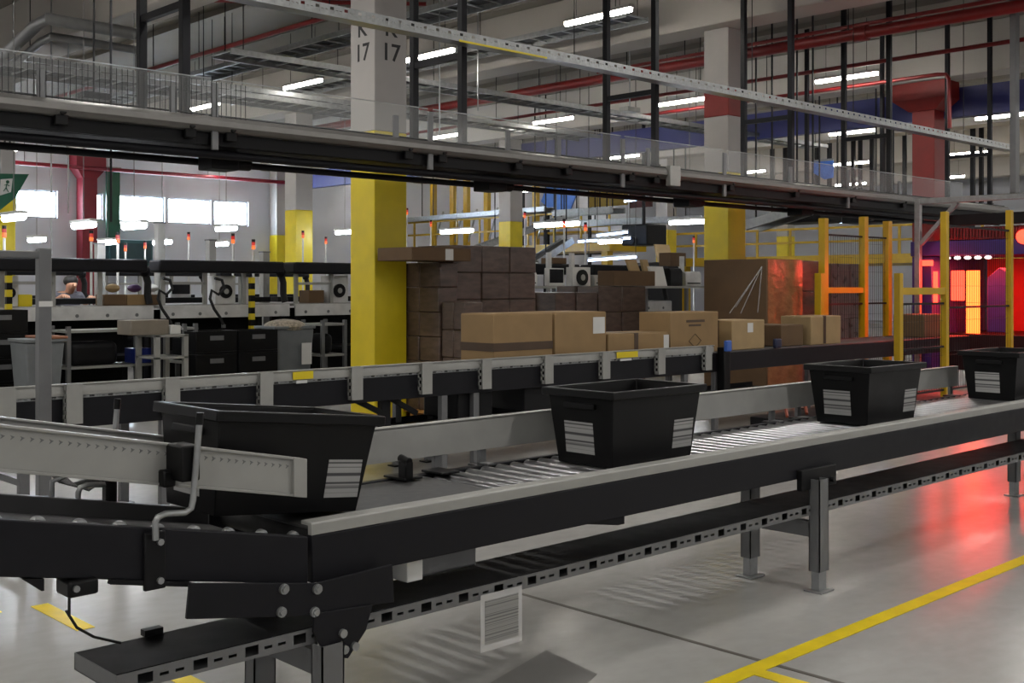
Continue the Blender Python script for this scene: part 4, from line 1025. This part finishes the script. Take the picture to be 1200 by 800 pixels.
# small rack shelving at the far end
for i,(xa,xb) in enumerate(((612,638),(641,690))):
    X_ = 31.5; p, r = W(xa,280,X=X_), W(xb,280,X=X_)
    t = thing('storage_rack','grey storage rack on the far platform, %s from the left' % nth(i),'rack',(X_,(p.y+r.y)/2,2.6),0,'far storage racks')
    for y_ in (p.y,r.y): MB().box(X_,X_+.1,y_-.05,y_+.05,0,5.2).build('post', dark, t)
    for z_ in (2.7,3.5,4.3): MB().box(X_,X_+1,min(p.y,r.y),max(p.y,r.y),z_,z_+.08).build('shelf', yelpost if z_ == 3.5 else dark, t)

# ------------------------------------------------------------------ yellow safety fences
def fence(posts, Y, rails, label, mesh=None, w=.07):
    """posts: (x, top z)"""
    t = thing('safety_fence',label,'fence',(posts[0][0],Y,0),0,'yellow safety fences')
    for x_, z_ in posts:
        po = MB().box(x_-w/2,x_+w/2,Y-w/2,Y+w/2,.012,z_).build('post', yelpost, t, bevel=.006)
        MB().box(x_-.09,x_+.09,Y-.09,Y+.09,0,.012).build('base_plate', yelpost, po)
    for a, c, z_ in rails: MB().box(a+w/2,c-w/2,Y-.03,Y+.03,z_-.04,z_+.04).build('rail', yelpost, t, bevel=.005)
    if mesh:
        for a, c, z0, z1 in mesh:
            b = MB(); x_ = a+w/2+.02
            for zz in (z0,(z0+z1)/2,z1): b.box(a+w/2,c-w/2,Y-.012,Y+.012,zz-.012,zz+.012)
            while x_ < c-w/2: b.box(x_-.0015,x_+.0015,Y-.002,Y+.002,z0,z1); x_ += .06
            zz = z0
            while zz < z1: b.box(a+w/2,c-w/2,Y-.002,Y+.002,zz-.0015,zz+.0015); zz += .2
            b.build('mesh_panel', dark2, t, smooth=False)
    return t
def xs(pxx, Y): return W(pxx,300,Y=Y).x
YFa, YFb = 6.05, 8.25
A = [xs(v,YFa) for v in (1053,1107,1183)]
fence([(A[0],1.64),(A[1],2.36),(A[2],2.46)],YFa,[(A[0],A[1],W(1080,341,Y=YFa).z)],'yellow fence posts with black mesh in front of the glowing tunnel',[(A[1],A[2],.3,2.2),(A[0],A[1],.3,1.3)],.075)
B = [xs(v,YFb) for v in (965,1012,1040)]
fence([(B[0],2.42),(B[1],2.49),(B[2],2.45)],YFb,[(B[0],B[1],W(988,340,Y=YFb).z)],'yellow fence posts with black mesh behind the pale far carton',[(B[0],B[1],.3,2.2),(B[1],B[2],.3,2.2)],.1)
x_ = xs(959,YFb-.1); po = thing('guard_post','short yellow guard post beside the first tall fence post','post',(x_,YFb-.12,0)); MB().box(x_-.05,x_+.05,YFb-.17,YFb-.07,.01,W(959,320,Y=YFb-.12).z).build('post', yelpost, po, bevel=.006); MB().box(x_-.1,x_+.1,YFb-.22,YFb-.02,0,.01).build('base_plate', yelpost, po)
p = W(950,343,Y=YFb-.25)

# ------------------------------------------------------------------ red glowing scan tunnel
SX = 15.6
sc = thing('scan_tunnel','purple scanning tunnel glowing bright red inside at the right edge','scanner',(SX,6.9,0))
yA, yB = 5.6, 7.92
zr = 2.05
MB().box(SX,SX+1.9,yA,yB,1.93,2.14).build('roof_panel', purple, sc, bevel=.01)
rb_ = MB()
y = yA+.1
while y < yB-.5: rb_.box(SX-.03,SX,y,y+.02,2.17,2.3); y += .045
rb_.box(SX,SX+.9,yA,yB-.35,2.15,2.32); rb_.build('ribbed_vent', M('dark_red_vent',(110,20,24),.4), sc, smooth=False)
MB().box(SX+.05,SX+1.9,7.62,yB,.3,1.92).build('side_panel', purple, sc, bevel=.01)
MB().box(SX+.3,SX+1.9,yA,5.9,.3,1.92).build('side_panel', purple, sc, bevel=.01)
MB().prism([(6.97,.85),(6.7,.85),(6.7,1.70),(6.8,1.76),(6.97,1.62)],'x',SX+.4,SX+.6).build('inner_panel', purple, sc, bevel=.01)
MB().box(SX+1.85,SX+1.9,yA+.02,yB-.32,.3,1.92).build('back_panel', M('dull_red_panel',(150,40,40),.5), sc)
MB().box(SX+.3,SX+1.85,5.92,7.6,.3,.82).build('bed', dark2, sc, bevel=.01)
def pany(a, c, X_): return W(a,350,X=X_).y, W(c,350,X=X_).y
XP = SX+.5
y1_, y0_ = pany(1132,1147,XP); MB().box(XP,XP+.05,y0_,y1_,W(1140,393,X=XP).z,W(1140,317,X=XP).z).build('bright_light_panel', redhot, sc, bevel=.01)
y1_, y0_ = pany(1114,1129,XP); MB().box(XP,XP+.05,y0_,y1_,W(1120,352,X=XP).z,W(1120,317,X=XP).z).build('light_panel', redglow, sc, bevel=.01)
y1_, y0_ = pany(1095,1099,SX+.02); MB().box(SX-.02,SX+.02,y0_,y1_,W(1097,355,X=SX).z,W(1097,318,X=SX).z).build('light_strip', redglow, sc)
for k in range(5):
    p = W(1110+k*12,303,X=SX+.2); MB().ball((p.x,p.y,1.90),.05,10,6,.5).build('white_lamp', EM('pinkish_lamp_%d' % k,(255,225,225),1.5), sc)
p = W(1082,309,X=SX-.1); MB().box(SX-.09,SX-.03,p.y-.12,p.y+.12,p.z-.03,p.z+.05).build('red_lamp', redglow, sc, bevel=.01)
p = W(1197,277,X=SX-.1); MB().ball((SX-.02,p.y,p.z),.1,12,8).build('red_lamp', redglow, sc)
MB().box(SX-.08,SX-.04,6.05,7.3,2.34,2.5).build('camera_bar', dark2, sc, bevel=.01)
lt = bpy.data.lights.new('tunnel_red_lamp','AREA'); lt.shape = 'RECTANGLE'; lt.size = 1.2; lt.size_y = 1.0; lt.energy = 45; lt.color = (1,.05,.03)
lo = bpy.data.objects.new('tunnel_red_lamp', lt); COL.objects.link(lo); lo.location = (SX+.3,6.9,1.88)
lt2 = bpy.data.lights.new('tunnel_red_flood','POINT'); lt2.energy = 8; lt2.color = (1,.06,.04); lt2.shadow_soft_size = .15
lo = bpy.data.objects.new('tunnel_red_flood', lt2); COL.objects.link(lo); lo.location = (SX-.25,7.4,1.75)
# gantry frame in front of tunnel
ga = thing('gantry_portal','grey steel gantry frame with red lit brace around the tunnel','frame',(15.45,7.4,0))
YG = W(1076,270,X=15.45).y; ztop = W(1076,233,X=15.45).z
MB().box(15.41,15.49,YG-.04,YG+.04,.0,ztop).build('post', galv, ga, bevel=.005)
MB().box(15.41,15.49,3.9,YG-.04,ztop-.08,ztop).build('top_beam', galv, ga, bevel=.005)
MB().box(15.41,15.49,3.9,3.98,0,ztop-.08).build('post', galv, ga, bevel=.005)
MB().bar((15.45,W(1122,235,X=15.45).y,ztop-.08),(15.45,YG-.04,W(1078,286,X=15.45).z),.06,.06).build('diagonal_brace', galv, ga)
p = W(1189,120,X=15.45); MB().box(15.39,15.51,p.y-.04,p.y+.04,ztop,ZC).build('hanger_post', grey2, ga)
carton(14.2,14.9,7.02,7.45,CB,1.12,'dark brown carton on the conveyor entering the glowing tunnel',card2,G)

# ------------------------------------------------------------------ world, camera, colour
w = bpy.data.worlds.new('daylight'); S.world = w; w.use_nodes = True
bg = w.node_tree.nodes['Background']; sky = w.node_tree.nodes.new('ShaderNodeTexSky'); sky.sky_type = 'HOSEK_WILKIE'; sky.turbidity = 5; sky.sun_direction = (.3,.5,.8)
mxs = w.node_tree.nodes.new('ShaderNodeMix'); mxs.data_type = 'RGBA'; mxs.inputs[0].default_value = .6; mxs.inputs[7].default_value = (.7,.84,1,1)
w.node_tree.links.new(sky.outputs[0], mxs.inputs[6]); w.node_tree.links.new(mxs.outputs[2], bg.inputs['Color']); bg.inputs['Strength'].default_value = 55
cam = bpy.data.cameras.new('camera'); co = bpy.data.objects.new('camera', cam); COL.objects.link(co)
co.location = (0,0,CH); co.rotation_euler = (math.pi/2,0,TH-math.pi/2)
cam.sensor_width = 36; cam.lens = 36*F/1200; cam.shift_x = 0; cam.shift_y = (HZ-400)/1200; cam.clip_end = 200
S.camera = co
S.view_settings.view_transform = 'Standard'; S.view_settings.look = 'None'; S.view_settings.gamma = 1; S.view_settings.use_curve_mapping = False
S.view_settings.exposure = 1.05
S.cycles.use_denoising = True
S.cycles.max_bounces = 8; S.cycles.sample_clamp_indirect = 6
